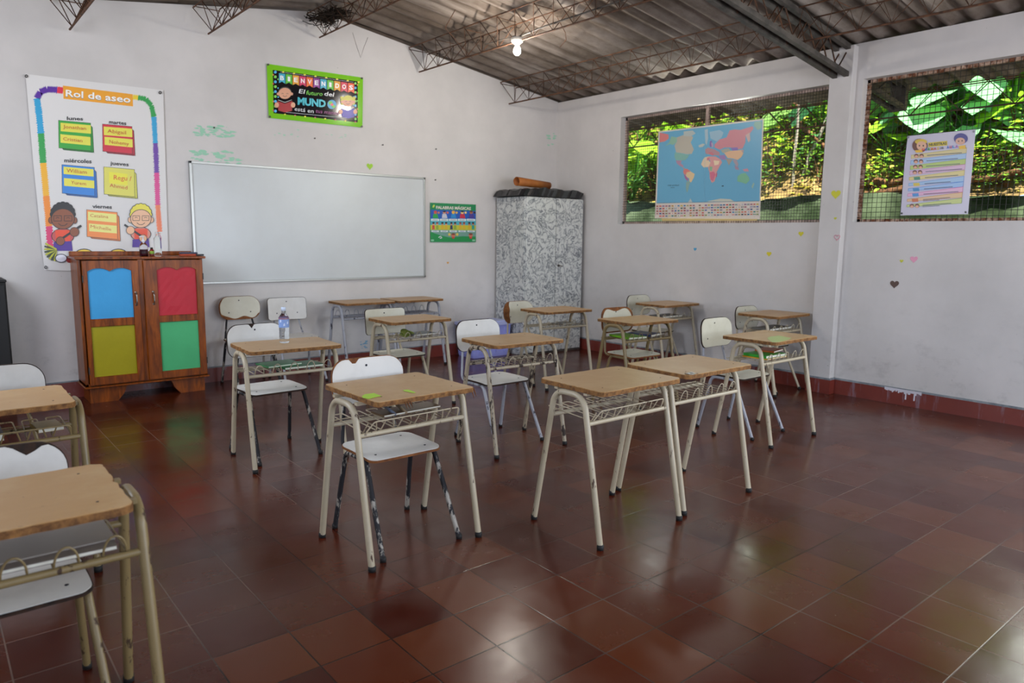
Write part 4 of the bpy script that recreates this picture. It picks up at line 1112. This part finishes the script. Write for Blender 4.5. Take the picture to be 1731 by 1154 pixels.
# magic words poster
q = Sheet('manners_poster', 1, BK, 715, 335, 13.58, 'small green and blue illustrated manners poster between the whiteboard and the locker', 'poster')
q.base([(168, 100), (1215, 145), (1215, 1005), (170, 1005)], '12824A', .4)
q.poly([(172, 262), (1212, 290), (1212, 480), (172, 465)], '1E56B0'); q.poly([(172, 465), (1212, 480), (1212, 620), (172, 610)], '46A8B8')
q.poly([(172, 610), (1212, 620), (1212, 735), (172, 725)], 'C4C43A'); q.poly([(172, 725), (1212, 735), (1212, 880), (900, 870), (640, 900), (400, 860), (172, 790)], '6E9A8C')
q.poly([(172, 770), (400, 850), (640, 905), (900, 880), (1212, 885), (1212, 1000), (172, 1000)], '128A44')
q.text('PALABRAS MÁGICAS', (302, 240), (1100, 268), 66, 'E2D4CC', .03); q.circ(245, 180, 22, 38, 'B8C84A', rot=.5)
rr = random.Random(5)
for i, (c1, c2) in enumerate((('2AA044', 'C05A4A'), ('C8C8D0', 'C8907A'), ('2A8AC8', 'E0B040'), ('C82A3E', 'E8C87A'), ('4A3A8E', 'B06A4A'))):
    x = 285+i*205; q.poly([(x-60, 455), (x-45, 360), (x+45, 360), (x+70, 460)], c1); q.circ(x, 325, 38, 36, c2); q.circ(x, 305, 36, 20, ['C8402A', '241E1E', 'E0A030', '2A2220', '6A3A2A'][i])
    q.circ(x+75, 330, 24, 26, ['C07A5A', 'D86A4A', 'D8B04A', 'E8D27A', '3A2A22'][i]); q.poly([(x-100, 470), (x+85, 474), (x+85, 522), (x-100, 518)], 'DCE4E4')
    q.line([(x-72, 496), (x+56, 500)], 10, '3A4A4A')
    for d in (-46, 40):
        q.circ(x+d, 590, 26, 30, rr.choice(['C88A6A', 'B87858', 'D89A7A'])); q.circ(x+d, 566, 28, 22, rr.choice(['2A1A16', '1E1A1E', '8A3A2A']))
        q.poly([(x+d-26, 620), (x+d+26, 620), (x+d+32, 715), (x+d-32, 715)], rr.choice(['2A9A8A', 'D8B02A', 'C84A3A', '2A3A5A', '88A83A']))
    q.poly([(x-90, 738), (x+80, 742), (x+76, 775), (x-86, 771)], 'D8E2E0'); q.line([(x-56, 755), (x+44, 758)], 9, '3A4A9A')
for x in (690, 1090): q.circ(x, 850, 46, 48, 'C8785A'); q.circ(x, 822, 44, 22, '7A3A2A'); q.circ(x, 905, 30, 22, 'C83A3A')
for x in (600, 780): q.circ(x, 830, 30, 32, 'D8C25A')
q.line([(350, 900), (400, 870), (430, 910), (380, 920)], 14, 'E0E4E8')
for x in (210, 1155): q.poly([(x-32, 945), (x+36, 945), (x+36, 985), (x-32, 985)], '8AC8A0')
q.build()

# world map
q = Sheet('world_map', 0, .075, 1100, 190, 5.92, 'large wall map of the world hanging on the mesh of the first window', 'map')
q.base([(78, 190), (1130, 62), (1092, 1070), (40, 1058)], 'D8CCC0', .45)
q.poly([(88, 202), (1118, 78), (1088, 888), (60, 910)], '6AAAC8', 1)
q.k = 2
GR, PK, RD, GN, OR, YL, PU = 'B6AFA0', 'C8909C', 'D8807C', '78AF98', 'DDB98A', 'D8D0A0', '8A6AA8'
for pts, c in (
    ([(90, 202), (178, 220), (180, 262), (140, 290), (88, 300)], RD),                      # east end of asia at the left rim
    ([(205, 240), (262, 250), (258, 300), (225, 325), (190, 315), (140, 340), (185, 300)], '8FB8A0'),
    ([(262, 250), (330, 225), (400, 225), (425, 250), (400, 300), (432, 370), (410, 415), (360, 418), (300, 405), (255, 400), (238, 330), (262, 290)], GR),
    ([(330, 190), (420, 180), (450, 210), (400, 240), (330, 235)], 'B4BDB8'),
    ([(242, 400), (300, 408), (372, 425), (395, 408), (372, 450), (345, 478), (322, 480), (280, 478), (250, 478), (238, 440)], '80B0A4'),
    ([(250, 480), (312, 482), (300, 505), (318, 525), (330, 530), (322, 548), (290, 535), (262, 510)], 'B08AA0'),
    ([(315, 545), (345, 562), (338, 572)], 'C88A7A'),
    ([(330, 572), (360, 562), (392, 580), (400, 592), (360, 625), (338, 620), (325, 600)], 'D88078'),
    ([(360, 600), (400, 590), (440, 615), (432, 650), (405, 700), (388, 690), (385, 660), (350, 640)], 'DDC094'),
    ([(330, 615), (358, 640), (378, 670), (372, 690), (345, 660)], 'A86A98'),
    ([(372, 680), (398, 700), (385, 730), (372, 790), (362, 800), (352, 760), (355, 700)], '88A8A0'),
    ([(478, 330), (520, 312), (545, 318), (520, 345), (485, 350)], 'B8BCB4'),
    ([(540, 175), (572, 165), (575, 260), (560, 330), (545, 300)], 'A8BCC4'),
    ([(588, 195), (690, 175), (730, 200), (710, 250), (660, 290), (600, 260)], '98B8C8'),
    ([(592, 290), (612, 282), (618, 330), (600, 350), (590, 330)], PU), ([(605, 300), (625, 310), (628, 345), (612, 350)], 'B4A0B8'),
    ([(545, 372), (575, 350), (600, 360), (640, 370), (690, 400), (690, 430), (640, 428), (600, 412), (575, 420), (550, 410)], 'B88C90'),
    ([(580, 400), (612, 395), (640, 425), (620, 432), (590, 420)], 'C87880'),
    ([(640, 320), (690, 270), (760, 250), (790, 180), (840, 170), (900, 175), (1020, 138), (1030, 160), (990, 215), (950, 230), (948, 300), (920, 360), (870, 370), (800, 350), (740, 350), (690, 372), (640, 350)], 'CC8890'),
    ([(950, 225), (992, 200), (998, 280), (978, 300)], 'C8A8A0'), ([(1040, 95), (1112, 88), (1108, 160), (1070, 175), (1032, 130)], '88B4A4'),
    ([(700, 375), (780, 358), (800, 380), (770, 405), (720, 405)], 'A8A898'),
    ([(800, 352), (872, 350), (875, 378), (820, 384)], '8A78B8'),
    ([(735, 405), (800, 384), (870, 380), (925, 372), (928, 410), (905, 450), (870, 475), (820, 460), (770, 455)], 'DDB48E'),
    ([(905, 380), (935, 375), (925, 410)], 'B8A0A0'), ([(680, 430), (740, 425), (760, 470), (720, 475), (690, 455)], 'A080B0'),
    ([(752, 462), (820, 468), (800, 500), (783, 530), (768, 495)], 'A89A8C'), ([(820, 470), (860, 475), (880, 520), (868, 545), (845, 520)], 'A898A0'),
    ([(838, 530), (880, 550), (885, 575), (850, 570)], 'A88CA0'), ([(920, 570), (970, 560), (985, 590), (940, 590)], 'C8909C'),
    ([(540, 450), (580, 440), (580, 480), (600, 500), (580, 545), (530, 550), (505, 520), (520, 480)], 'E0C8A8'),
    ([(580, 440), (650, 440), (700, 470), (715, 500), (690, 540), (660, 600), (655, 640), (640, 690), (612, 705), (592, 660), (590, 600), (575, 555), (600, 500)], 'D89C98'),
    ([(630, 480), (690, 485), (680, 520), (640, 530)], 'E8D4B0'), ([(590, 540), (620, 545), (612, 590), (592, 580)], '8AB890'), ([(600, 620), (640, 615), (630, 670), (605, 660)], '7AA890'),
    ([(592, 600), (632, 590), (650, 620), (625, 690), (600, 670)], 'D07088'), ([(655, 610), (668, 600), (662, 650), (652, 640)], 'C86A80'),
    ([(870, 640), (905, 612), (950, 605), (985, 650), (990, 680), (955, 715), (910, 700), (868, 690)], '7CB894'),
    ([(1010, 740), (1030, 700), (1040, 715), (1020, 765)], '9AB8A8'), ([(565, 450), (590, 452), (585, 480), (562, 478)], 'D07A88'),
    ([(560, 890), (700, 862), (800, 868), (840, 893)], 'C8C8B8'), ([(370, 905), (400, 860), (420, 903)], 'B8C4C0')):
    q.poly(pts, c)
q.text('THE WORLD', (170, 736), (286, 733), 11, '2E4450', .02); q.line([(200, 752), (240, 751)], 5, '4A6470'); q.line([(712, 736), (732, 735)], 10, '2E4450')
q.line([(548, 190), (536, 902)], 2, '8ABCD2'); q.line([(60, 905), (1090, 886)], 3, '5A6A78')
rf = random.Random(9); q.k = 60
fc = ['C83A3A', '3A5AA8', '3A8A5A', 'C8B03A', '1E2A3A', 'D8785A', '2A8AB0', '8A2A3A', 'E8E0D8']
for r in range(5):
    for c in range(34):
        if rf.random() < .06: continue
        t = c/33; x = 58+t*1002; y = 932+r*25-t*20
        q.poly([(x, y), (x+20, y-.4), (x+20, y+12), (x, y+12.4)], rf.choice(fc), 61); q.poly([(x+7, y), (x+13, y), (x+13, y+12), (x+7, y+12)], rf.choice(fc), 62)
for i in range(40):
    q.line([(60+i*25, 946+25*(i % 5)), (74+i*25, 946+25*(i % 5))], 2, '9A8A80')
q.poly([(110, 1060), (1070, 1066), (1064, 1082), (120, 1086)], 'C8B074')
q.build()

# classroom rules sheet on the second window
q = Sheet('rules_sheet', 0, .075, 1500, 210, 6.789, 'white classroom rules sheet with coloured strips on the second window', 'sheet')
q.base([(235, 135), (1015, 58), (925, 1030), (150, 1045), (200, 420)], 'C6C0D0', .3)
strips = [('D8C890', 305, 392), ('A8C4E0', 368, 458), ('B8CC70', 430, 520), ('D8B4CC', 492, 580), ('DCCC88', 560, 642), ('A0C0E0', 630, 705), ('9CBCE4', 690, 765), ('E0B0CC', 750, 825), ('E0BC90', 812, 885), ('C8D080', 878, 948)]
for i, (c, y0, y1) in enumerate(strips):
    x0 = 275-i*5.5; x1 = 912-i*6; yr0 = y0-15+i*.3; edge = ['B8A850', '6A98D0', '8AA840', 'C87AA0', 'C0A848', '5A90D0', '4A80D0', 'D06AA0', 'C88848', '88A040'][i]
    s0 = [(x0-2, y0+46), (x1+2, yr0-22), (x1-4, yr0+42), (x0-4, y1+3)]; q.poly(s0, edge)
    q.poly([(x0+2, y0+50), (x1-2, yr0-16), (x1-8, yr0+38), (x0, y1-1)], c)
    xm_ = x0+86
    if i < 4 or i == 9:
        for d in (-28, 32): q.circ(xm_+d, y0+58, 26, 24, '6A3426'); q.circ(xm_+d, y0+66, 20, 16, 'E0A888')
    else:
        q.poly([(xm_-36, y0+45), (xm_+36, y0+40), (xm_+40, y0+76), (xm_-30, y0+80)], ['4A8A6A', 'D8C04A', '3A8AC0', '4A90D0', 'C86A3A'][i-4])
    L = [400, 360, 390, 420, 380, 300, 330, 400, 310, 330][i]
    q.line([(x0+180, y0+52), (x0+180+L, y0+52-L*.075)], 8, '56566A')
    if i > 7: q.line([(x0+180, y0+68), (x0+180+L*.6, y0+68-L*.04)], 6, '56566A')
q.circ(375, 245, 88, 80, '6A3A24', 20); q.circ(388, 200, 70, 32, 'D8B838'); q.circ(395, 248, 58, 52, 'E2B090'); q.poly([(318, 300), (400, 290), (410, 322), (330, 326)], 'E8B82A')
for x in (370, 415): q.circ(x, 246, 8, 10, '3A2418')
q.circ(845, 165, 80, 62, '4A4488', 20); q.circ(840, 195, 56, 42, 'D8A890'); q.circ(820, 195, 7, 9, '2A2018'); q.circ(860, 190, 7, 9, '2A2018'); q.poly([(820, 250), (900, 238), (900, 280), (830, 286)], 'E8B82A')
q.poly([(470, 212), (690, 190), (690, 242), (475, 262)], 'D8C020'); q.text('NUESTRAS', (480, 250), (684, 232), 30, '3A3420', .04)
for i, ch in enumerate('NORMAS'): q.text(ch, (400+i*34, 306-i*2.6), (428+i*34, 304-i*2.6), 30, ['D83A3A', '3A7AC8', '3AA04A', 'E0862A', 'C83A3A', 'D8B02A'][i], .04)
q.text('DEL', (612, 284), (652, 280), 20, '3A3A4A', .03)
for i, ch in enumerate('AULA'): q.text(ch, (684+i*33, 280-i*3), (712+i*33, 277-i*3), 30, ['3A6AC8', 'C84A8A', '4A9AD8', 'B05AC0'][i], .04)
for x, y in ((168, 1022), (900, 1008)): q.circ(x, y, 12, 12, '2E2A30')
for x, y in ((240, 150), (992, 84)): q.circ(x, y, 12, 14, '8A8490')
q.build()

# whiteboard
wbd = thing('whiteboard', 'wide whiteboard in a thin aluminium frame on the back wall', 'whiteboard', (-3.5, 0, 1.6))
b = MB(); b.box(-4.845+3.5, -.018, 1.005-1.6, -2.166+3.5, -.001, 2.19-1.6); b.build('writing_surface', M['board'], wbd)
b = MB()
for q_ in ((-4.85, -2.16, 2.17, 2.193), (-4.85, -2.16, 1.0, 1.02), (-4.85, -4.825, 1.0, 2.193), (-2.185, -2.16, 1.0, 2.193)): b.box(q_[0]+3.5, -.03, q_[2]-1.6, q_[1]+3.5, -.001, q_[3]-1.6, 0, .002)
b.build('frame', M['alu'], wbd)

# heart stickers on the walls
def heart(px, py, axis, sz, hexc, label, val=-.0, outline=False):
    c = hit(px, py, axis, val-.002); b = MB(); pts = []
    for k in range(28):
        t = 2*PI*k/28; x = 16*math.sin(t)**3/17; y = (13*math.cos(t)-5*math.cos(2*t)-2*math.cos(3*t)-math.cos(4*t))/17
        pts.append((x*sz/2, y*sz/2))
    V = []
    for d in (0, .0015):
        for x, y in pts: V.append((x, -d, y) if axis == 1 else (-d, -x, y))
    n = 28
    if not outline: b.add(V, [list(range(n)), list(range(n, 2*n))[::-1]]+[[k, n+k, n+(k+1) % n, (k+1) % n] for k in range(n)])
    else: b.tube([V[k] for k in range(n)], .0035, 5, closed=True)
    o = b.build('heart_sticker', flat(hexc, .5)); o.location = c; return tag(o, label, 'sticker', 'heart stickers on the walls')
heart(625, 281, 1, .085, '9CC92A', 'lime green heart sticker just above the top edge of the whiteboard')
heart(1413, 328, 0, .10, 'CFCB2A', 'yellow heart sticker high on the pillar', -.09)
heart(1354, 395, 0, .06, 'D8CC2A', 'small yellow heart sticker under the right end of the first window')
heart(1300, 429, 0, .06, 'D8C81E', 'yellow heart sticker lowest on the wall below the map')
heart(1415, 401, 0, .06, 'D88FA0', 'outlined pink heart sticker on the pillar', -.09, True)
heart(1545, 438, 0, .07, 'E8A0B8', 'pink heart sticker on the wall below the rules sheet')
heart(1512, 480, 0, .085, '5A4238', 'dark brown heart sticker on the wall below the second window')
heart(1524, 441, 0, .035, 'C8C83A', 'tiny yellow-green heart sticker left of the pink one')
heart(1175, 421, 0, .045, '4AA0C8', 'small blue sticker on the wall below the map')
heart(1412, 369, 0, .03, 'C8C83A', 'tiny yellow sticker at sill height on the pillar', -.09)
heart(757, 444, 1, .035, 'D89A3A', 'tiny orange sticker under the manners poster')
# teal paint smears left on the wall: one mesh of thin flakes
def smear(px0, py0, px1, py1, n, axis, hexs, seed, big=.026):
    rs = random.Random(seed); b = MB()
    for i in range(n):
        p = hit(rs.uniform(px0, px1), py0+(py1-py0)*rs.random(), axis, -.0012-i*.00008); m = rs.randint(5, 8); r = rs.uniform(.25, 1)*big
        pts = []
        for k in range(m):
            a = 2*PI*k/m; rr = r*rs.uniform(.5, 1.2); u, v = rr*1.7*math.cos(a), rr*.6*math.sin(a)
            pts.append((p.x+u, p.y, p.z+v) if axis == 1 else (p.x, p.y-u, p.z+v))
        b.add(pts, [list(range(m))], 0)
    return b
for (args, lb_) in (((332, 213, 395, 232, 44, 1, 0, 1), 'pale green paint smears above the left end of the whiteboard'), ((325, 255, 408, 276, 40, 1, 0, 2), 'pale green paint smears touching the top left of the whiteboard'),
                    ((462, 219, 506, 231, 9, 1, 0, 3, .012), 'faint green flecks under the welcome banner'), ((542, 226, 584, 234, 10, 1, 0, 4, .012), 'faint green flecks right of centre above the whiteboard'),
                    ((925, 225, 938, 250, 9, 1, 0, 5), 'green paint smear by the room corner')):
    tag(smear(*args).build('paint_smear', flat('9CCDB0', .7)), lb_, 'paint marks')
b = smear(610, 576, 622, 590, 14, 1, 0, 6, .02); tag(b.build('paint_smear', flat('7FA8BE', .7)), 'blue-grey paint smear low on the back wall between the desks', 'paint marks')
for i, (x, y, lb_) in enumerate(((361, 216, 'nail in the wall by the green smears'), (531, 234, 'nail in the wall below the welcome banner'), (646, 245, 'nail in the wall above the lime heart'),
        (736, 252, 'upper nail in the wall right of the whiteboard'), (735, 304, 'lower nail in the wall beside the whiteboard corner'))):
    b = MB(); b.lathe([(0, 0), (.0035, 0), (.0035, .018), (.008, .018), (.008, .021), (0, .022)], n=8, mat=Matrix.Rotation(PI/2, 3, 'X')); o = b.build('nail', M['dark_steel']); o.location = hit(x, y, 1, 0); tag(o, lb_, 'nail', 'nails in the back wall')
# white paint that ran over the skirting
b = MB(); rs = random.Random(3); pts = []
for k in range(30):
    y = hit(1495+k*2.1, 668, 0, -.02).y; d = rs.choice([.01, .015, .02, .03, .08 if k % 7 == 3 else .02])
    b.box(-.0185, y-.007, .14-d, -.0165, y+.005, .15)
tag(b.build('paint_drip', flat('D8D4DC', .6)), 'white paint drips over the red skirting right of the pillar', 'paint marks')

# ------------------------------------------------------------------ outside: eave, bank, plants
struct_ = []
b = MB()
for s in (0,):
    for zz, hh in ((0, .022), (-.22, .022)):
        for q_ in (-1, 1):
            vs = []
            for x in (.16, 1.18):
                z = zroof(x)-.035+zz; vs += [(x, -4.01+q_*.055-.022, z-hh), (x, -4.01+q_*.055+.022, z-hh), (x, -4.01+q_*.055+.022, z+hh), (x, -4.01+q_*.055-.022, z+hh)]
            b.add(vs, [(0, 1, 5, 4), (1, 2, 6, 5), (2, 3, 7, 6), (3, 0, 4, 7), (0, 3, 2, 1), (4, 5, 6, 7)])
b.box(1.14, -4.09, zroof(1.18)-.28, 1.20, -3.93, zroof(1.18)-.02)
b.tube([(.3, -4.01, zroof(.3)-.04), (.6, -4.01, zroof(.6)-.25), (.9, -4.01, zroof(.9)-.04), (1.15, -4.01, zroof(1.15)-.25)], .01, 6)
tag(b.build('eave_truss', M['dark_steel']), 'dark lattice truss end under the eave outside the second window', 'truss')
joist(1.42, .1, YR, 'rod joist under the outer edge of the eave seen through the windows', .25, .03, .24, .007)
# ground, mossy retaining wall and earth bank
b = MB(); b.box(.15, YR-2, -.1, 2.4, 6, -.002); struct(b.build('ground', M['cement']))
def grid(b, x0, x1, y0, y1, nx, ny, fz, mi=0, smooth=True):
    vs = [(x0+(x1-x0)*i/nx, y0+(y1-y0)*j/ny, fz(x0+(x1-x0)*i/nx, y0+(y1-y0)*j/ny)) for i in range(nx+1) for j in range(ny+1)]
    b.add(vs, [[i*(ny+1)+j, (i+1)*(ny+1)+j, (i+1)*(ny+1)+j+1, i*(ny+1)+j+1] for i in range(nx) for j in range(ny)], mi, smooth)
WZ = 2.06
b = MB(); rs = random.Random(11); ny = 90; nz = 14; vs = []
for j in range(ny+1):
    for i in range(nz+1):
        y = -12+j*.17; z = WZ*i/nz
        vs.append((2.35+.06*math.sin(y*2.3+z*3)+rs.uniform(-.02, .02)+z*.03, y, z+(.05*math.sin(y*1.7)+rs.uniform(-.02, .02) if i == nz else 0)))
b.add(vs, [[j*(nz+1)+i, j*(nz+1)+i+1, (j+1)*(nz+1)+i+1, (j+1)*(nz+1)+i] for j in range(ny) for i in range(nz)], 0, True)
grid(b, 2.40, 2.75, -12, 3.3, 3, 60, lambda x, y: WZ+.05*math.sin(y*1.7)+.02*math.sin(x*30+y*11))
tag(b.build('retaining_wall', M['moss']), 'low mossy stone retaining wall outside the windows', 'wall')
def bank_z(x, y): return WZ-.05+max(0, x-2.6)*.62+.10*math.sin(y*1.3+x)+.06*math.sin(y*4.1-x*3)
b = MB(); grid(b, 2.5, 11, -14, 9, 40, 90, bank_z); tag(b.build('earth_bank', M['soil']), 'steep bank of brown soil and leaf litter behind the mossy wall', 'bank')
b = MB()
rs = random.Random(21)
for i in range(2600):
    x = rs.uniform(2.5, 6.5); y = rs.uniform(-9, 5); z = bank_z(x, y)+.01; a = rs.uniform(0, 6.28); s = rs.uniform(.03, .09)
    dx, dy = math.cos(a)*s, math.sin(a)*s; t = rs.uniform(-.03, .05)
    b.add([(x-dx, y-dy, z), (x-dy*.4, y+dx*.4, z+.02+t), (x+dx, y+dy, z+.01), (x+dy*.4, y-dx*.4, z+.03)], [(0, 1, 2, 3)], rs.choice([0, 0, 1]))
o = b.build('fallen_leaves', [M['leaf_y'], M['soil']]); tag(o, 'dry fallen leaves scattered over the bank', 'leaves', None, 'stuff')

def leaf(b, base, d, up, L, W, mi=0, droop=.25, cup=.12, n=4, heartshape=False):
    d = Vector(d).normalized(); side = d.cross(Vector(up)).normalized(); nn = side.cross(d).normalized()
    prof = [0, .62, 1, .78, 0] if not heartshape else [.35, .95, 1, .62, 0]
    vs = []
    for i in range(n+1):
        t = i/n; c = Vector(base)+d*(L*t)-nn*(droop*L*t*t); w_ = W*.5*prof[i]
        vs += [c-side*w_+nn*(cup*w_), c, c+side*w_+nn*(cup*w_)]
    if heartshape:
        vs[0] = Vector(base)-side*W*.34-d*L*.16; vs[2] = Vector(base)+side*W*.34-d*L*.16
    fs = []
    for i in range(n): fs += [[i*3, i*3+1, i*3+4, i*3+3], [i*3+1, i*3+2, i*3+5, i*3+4]]
    b.add(vs, fs, mi, True)
def make_bush(n, R, Lr, mat, seed, name='bush', W=.42, hgt=1.0):
    rs = random.Random(seed); root = bpy.data.objects.new(name, None); COL.objects.link(root); root.empty_display_size = .1
    b = MB(); st_ = MB()
    for i in range(9):
        a = rs.uniform(0, 6.28); e = Vector((math.cos(a)*R*.6, math.sin(a)*R*.6, hgt*rs.uniform(.5, 1)))
        st_.tube([(0, 0, -.1), e*.5+Vector((0, 0, .08)), e], [.014, .009, .004], 5)
    for i in range(n):
        a = rs.uniform(0, 6.28); r = R*math.sqrt(rs.random()); z = hgt*rs.uniform(.05, 1)*(1-.35*(r/R)**2)
        p = (r*math.cos(a), r*math.sin(a), z); aa = a+rs.gauss(0, .9)
        leaf(b, p, (math.cos(aa), math.sin(aa), rs.uniform(-.3, .6)), (rs.gauss(0, .3), rs.gauss(0, .3), 1), rs.uniform(*Lr), rs.uniform(*Lr)*W, rs.choice([0, 0, 1]))
    b.build('foliage', mat if isinstance(mat, list) else [mat, mat], root); st_.build('stems', M['bark'], root); return root
def make_broad(n, mat, seed, name='broad_leaf_plant', L=(.35, .6), hgt=1.0):
    rs = random.Random(seed); root = bpy.data.objects.new(name, None); COL.objects.link(root); root.empty_display_size = .1
    b = MB(); st_ = MB()
    for i in range(n):
        a = 6.28*i/n*1.618*2+rs.uniform(-.3, .3); h = hgt*rs.uniform(.45, 1); r = rs.uniform(.15, .5)
        e = Vector((math.cos(a)*r, math.sin(a)*r, h))
        st_.tube([(0, 0, -.1), (e.x*.35, e.y*.35, h*.6), e], [.014, .011, .007], 6)
        l = rs.uniform(*L); leaf(b, e, (math.cos(a), math.sin(a), rs.uniform(-.75, -.15)), (0, 0, 1), l, l*.82, 0, .22, .05, 4, True)
    b.build('leaves', mat, root); st_.build('stalks', M['leaf_b'], root); return root
protos = {}
def plant(kind, x, y, z=None, s=1.0, label=None, grp=None, rz=None):
    mk = {'a': lambda: make_bush(150, .55, (.12, .24), [M['leaf_a'], M['leaf_b']], 1), 'b': lambda: make_bush(190, .6, (.08, .17), [M['leaf_b'], M['leaf_d']], 2),
          'c': lambda: make_bush(120, .6, (.14, .28), [M['leaf_a'], M['leaf_y']], 3), 'n': lambda: make_bush(150, .5, (.18, .34), [M['leaf_d'], M['leaf_b']], 6, 'spiky_bush', .12, .7),
          'B': lambda: make_broad(11, M['leaf_c'], 4), 'G': lambda: make_broad(10, M['leaf_a'], 5, 'bright_broad_leaf_plant')}
    if kind not in protos: protos[kind] = o = mk[kind]()
    else: o = copy_tree(protos[kind])
    o.location = (x, y, bank_z(x, y) if z is None else z); o.scale = (s, s, s); o.rotation_euler = (0, 0, random.uniform(0, 6.28) if rz is None else rz)
    names = {'a': ('bright green leafy bush growing on the bank outside the windows', 'bush', 'bright bushes on the bank'), 'b': ('dense darker green bush growing on the bank outside the windows', 'bush', 'dark bushes on the bank'),
             'c': ('yellow-green loose bush among dry leaves on the bank outside', 'bush', 'yellow-green bushes on the bank'), 'n': ('narrow-leaved dark plant at the foot of the first window view', 'plant', 'narrow-leaved plants outside'),
             'B': ('broad pale blue-green leaved plant on the bank outside the second window', 'plant', 'pale broad-leaved plants'), 'G': ('broad bright green leaved plant on the bank outside', 'plant', 'bright broad-leaved plants')}
    l_, c_, g_ = names[kind]; tag(o, label or l_, c_, grp or g_); return o
rs = random.Random(77)
def along(px, x):      # y where the sight line at photo column px crosses the plane x
    return hit(px, 300, 0, x).y
for (px, x, k, s) in ((1075, 3.0, 'G', 1.5), (1095, 3.3, 'G', 1.2), (1500, 4.6, 'B', 1.3), (1545, 5.2, 'B', 1.5), (1590, 4.8, 'B', 1.4), (1640, 4.7, 'G', 1.4), (1690, 5.0, 'B', 1.5), (1725, 4.6, 'B', 1.3), (1460, 4.0, 'c', 1.2), (1390, 3.8, 'B', 1.3), (1085, 3.8, 'a', 1.3), (1065, 2.9, 'n', .9), (1100, 2.95, 'n', .9), (1120, 3.2, 'b', 1.0), (1150, 4.4, 'a', 1.5), (1200, 4.8, 'b', 1.6), (1250, 4.6, 'a', 1.5),
                      (1300, 4.9, 'c', 1.4), (1335, 5.2, 'a', 1.5), (1380, 4.6, 'c', 1.2), (1395, 5.4, 'G', 1.3), (1310, 3.4, 'b', .7), (1360, 3.2, 'b', .6), (1470, 4.4, 'a', 1.3), (1490, 3.5, 'G', .8),
                      (1500, 5.2, 'c', 1.5), (1540, 3.6, 'B', 1.15), (1580, 4.1, 'B', 1.5), (1610, 3.6, 'B', 1.1), (1650, 3.3, 'B', 1.0), (1690, 4.0, 'B', 1.4), (1725, 3.6, 'a', 1.0), (1760, 3.8, 'G', 1.1),
                      (1290, 2.95, 'b', .6), (1320, 3.1, 'c', .7), (1350, 3.6, 'a', .9), (1375, 3.0, 'b', .6), (1390, 3.5, 'b', .9), (1465, 2.95, 'b', .55), (1500, 3.0, 'c', .55), (1655, 3.2, 'a', .7), (1690, 2.9, 'b', .5), (1725, 3.1, 'b', .7), (1560, 5.5, 'a', 1.8), (1620, 5.8, 'c', 1.8), (1680, 5.6, 'a', 1.7), (1740, 5.4, 'c', 1.6), (1520, 3.1, 'b', .55), (1700, 3.0, 'b', .5), (1470, 3.1, 'b', .5), (1655, 3.1, 'c', .5),
                      (1040, 4.6, 'a', 1.5), (1000, 4.2, 'b', 1.5), (1180, 6.4, 'a', 2.4), (1270, 6.6, 'b', 2.4), (1340, 7.0, 'a', 2.5), (1420, 6.6, 'b', 2.4), (1480, 6.9, 'a', 2.5), (1550, 7.2, 'b', 2.6),
                      (1620, 7.3, 'a', 2.6), (1700, 7.1, 'b', 2.5), (1780, 6.8, 'a', 2.4), (1100, 6.2, 'b', 2.3), (1050, 6.6, 'a', 2.4)):
    plant(k, x, along(px, x)+rs.uniform(-.1, .1), None, s)
def log(p0, p1, r, label, mat='bark', name='fallen_log', cat='log'):
    b = MB(); n = 9; p0, p1 = Vector(p0), Vector(p1); pts = []; rad = []
    for i in range(n+1):
        t = i/n; pts.append(p0.lerp(p1, t)+Vector((rs.gauss(0, r*.25), rs.gauss(0, r*.15), rs.gauss(0, r*.25)))); rad.append(r*(1-.25*t)*rs.uniform(.9, 1.1))
    b.tube(pts, rad, 10, 0); return tag(b.build(name, M[mat]), label, cat)
def bz(x, y, d=0): return (x, y, bank_z(x, y)+d)
log(bz(2.85, along(1450, 2.85), .22), bz(2.9, along(1620, 2.9), .16), .055, 'dark fallen log lying along the bank left of the rules sheet')
log(bz(2.8, along(1440, 2.8), .06), bz(2.85, along(1760, 2.85), .10), .05, 'long dark log lying just above the mossy wall')
log(bz(3.0, along(1640, 3.0), .28), bz(3.05, along(1790, 3.05), .36), .045, 'brown log on the bank right of the rules sheet')
log(bz(3.2, along(1330, 3.2), .8), bz(3.0, along(1405, 3.0), .45), .03, 'slanting brown branch across the right part of the first window', 'bark', 'branch', 'branch')
log(bz(4.3, along(1345, 4.3), -.2), (4.2, along(1318, 4.2), 5.6), .14, 'thick brown tree trunk seen through the first window', 'bark', 'tree_trunk', 'tree')
log(bz(2.9, along(1341, 2.9), -.1), (2.9, along(1344, 2.9), 4.2), .022, 'thin pale pole trunk in the right part of the first window', 'pale_bark', 'sapling_trunk', 'tree')
log(bz(3.1, along(1352, 3.1), -.1), (3.2, along(1395, 3.2), 3.3), .03, 'leaning pale trunk in the first window', 'pale_bark', 'sapling_trunk', 'tree')
log(bz(3.6, along(1710, 3.6), .2), (3.7, along(1660, 3.7), 3.1), .035, 'thin brown branch crossing behind the right side of the second window', 'bark', 'branch', 'branch')
log(bz(4.6, along(1590, 4.6), -.1), (4.8, along(1600, 4.8), 6.0), .10, 'tree trunk behind the pale broad leaves in the second window', 'bark', 'tree_trunk', 'tree')
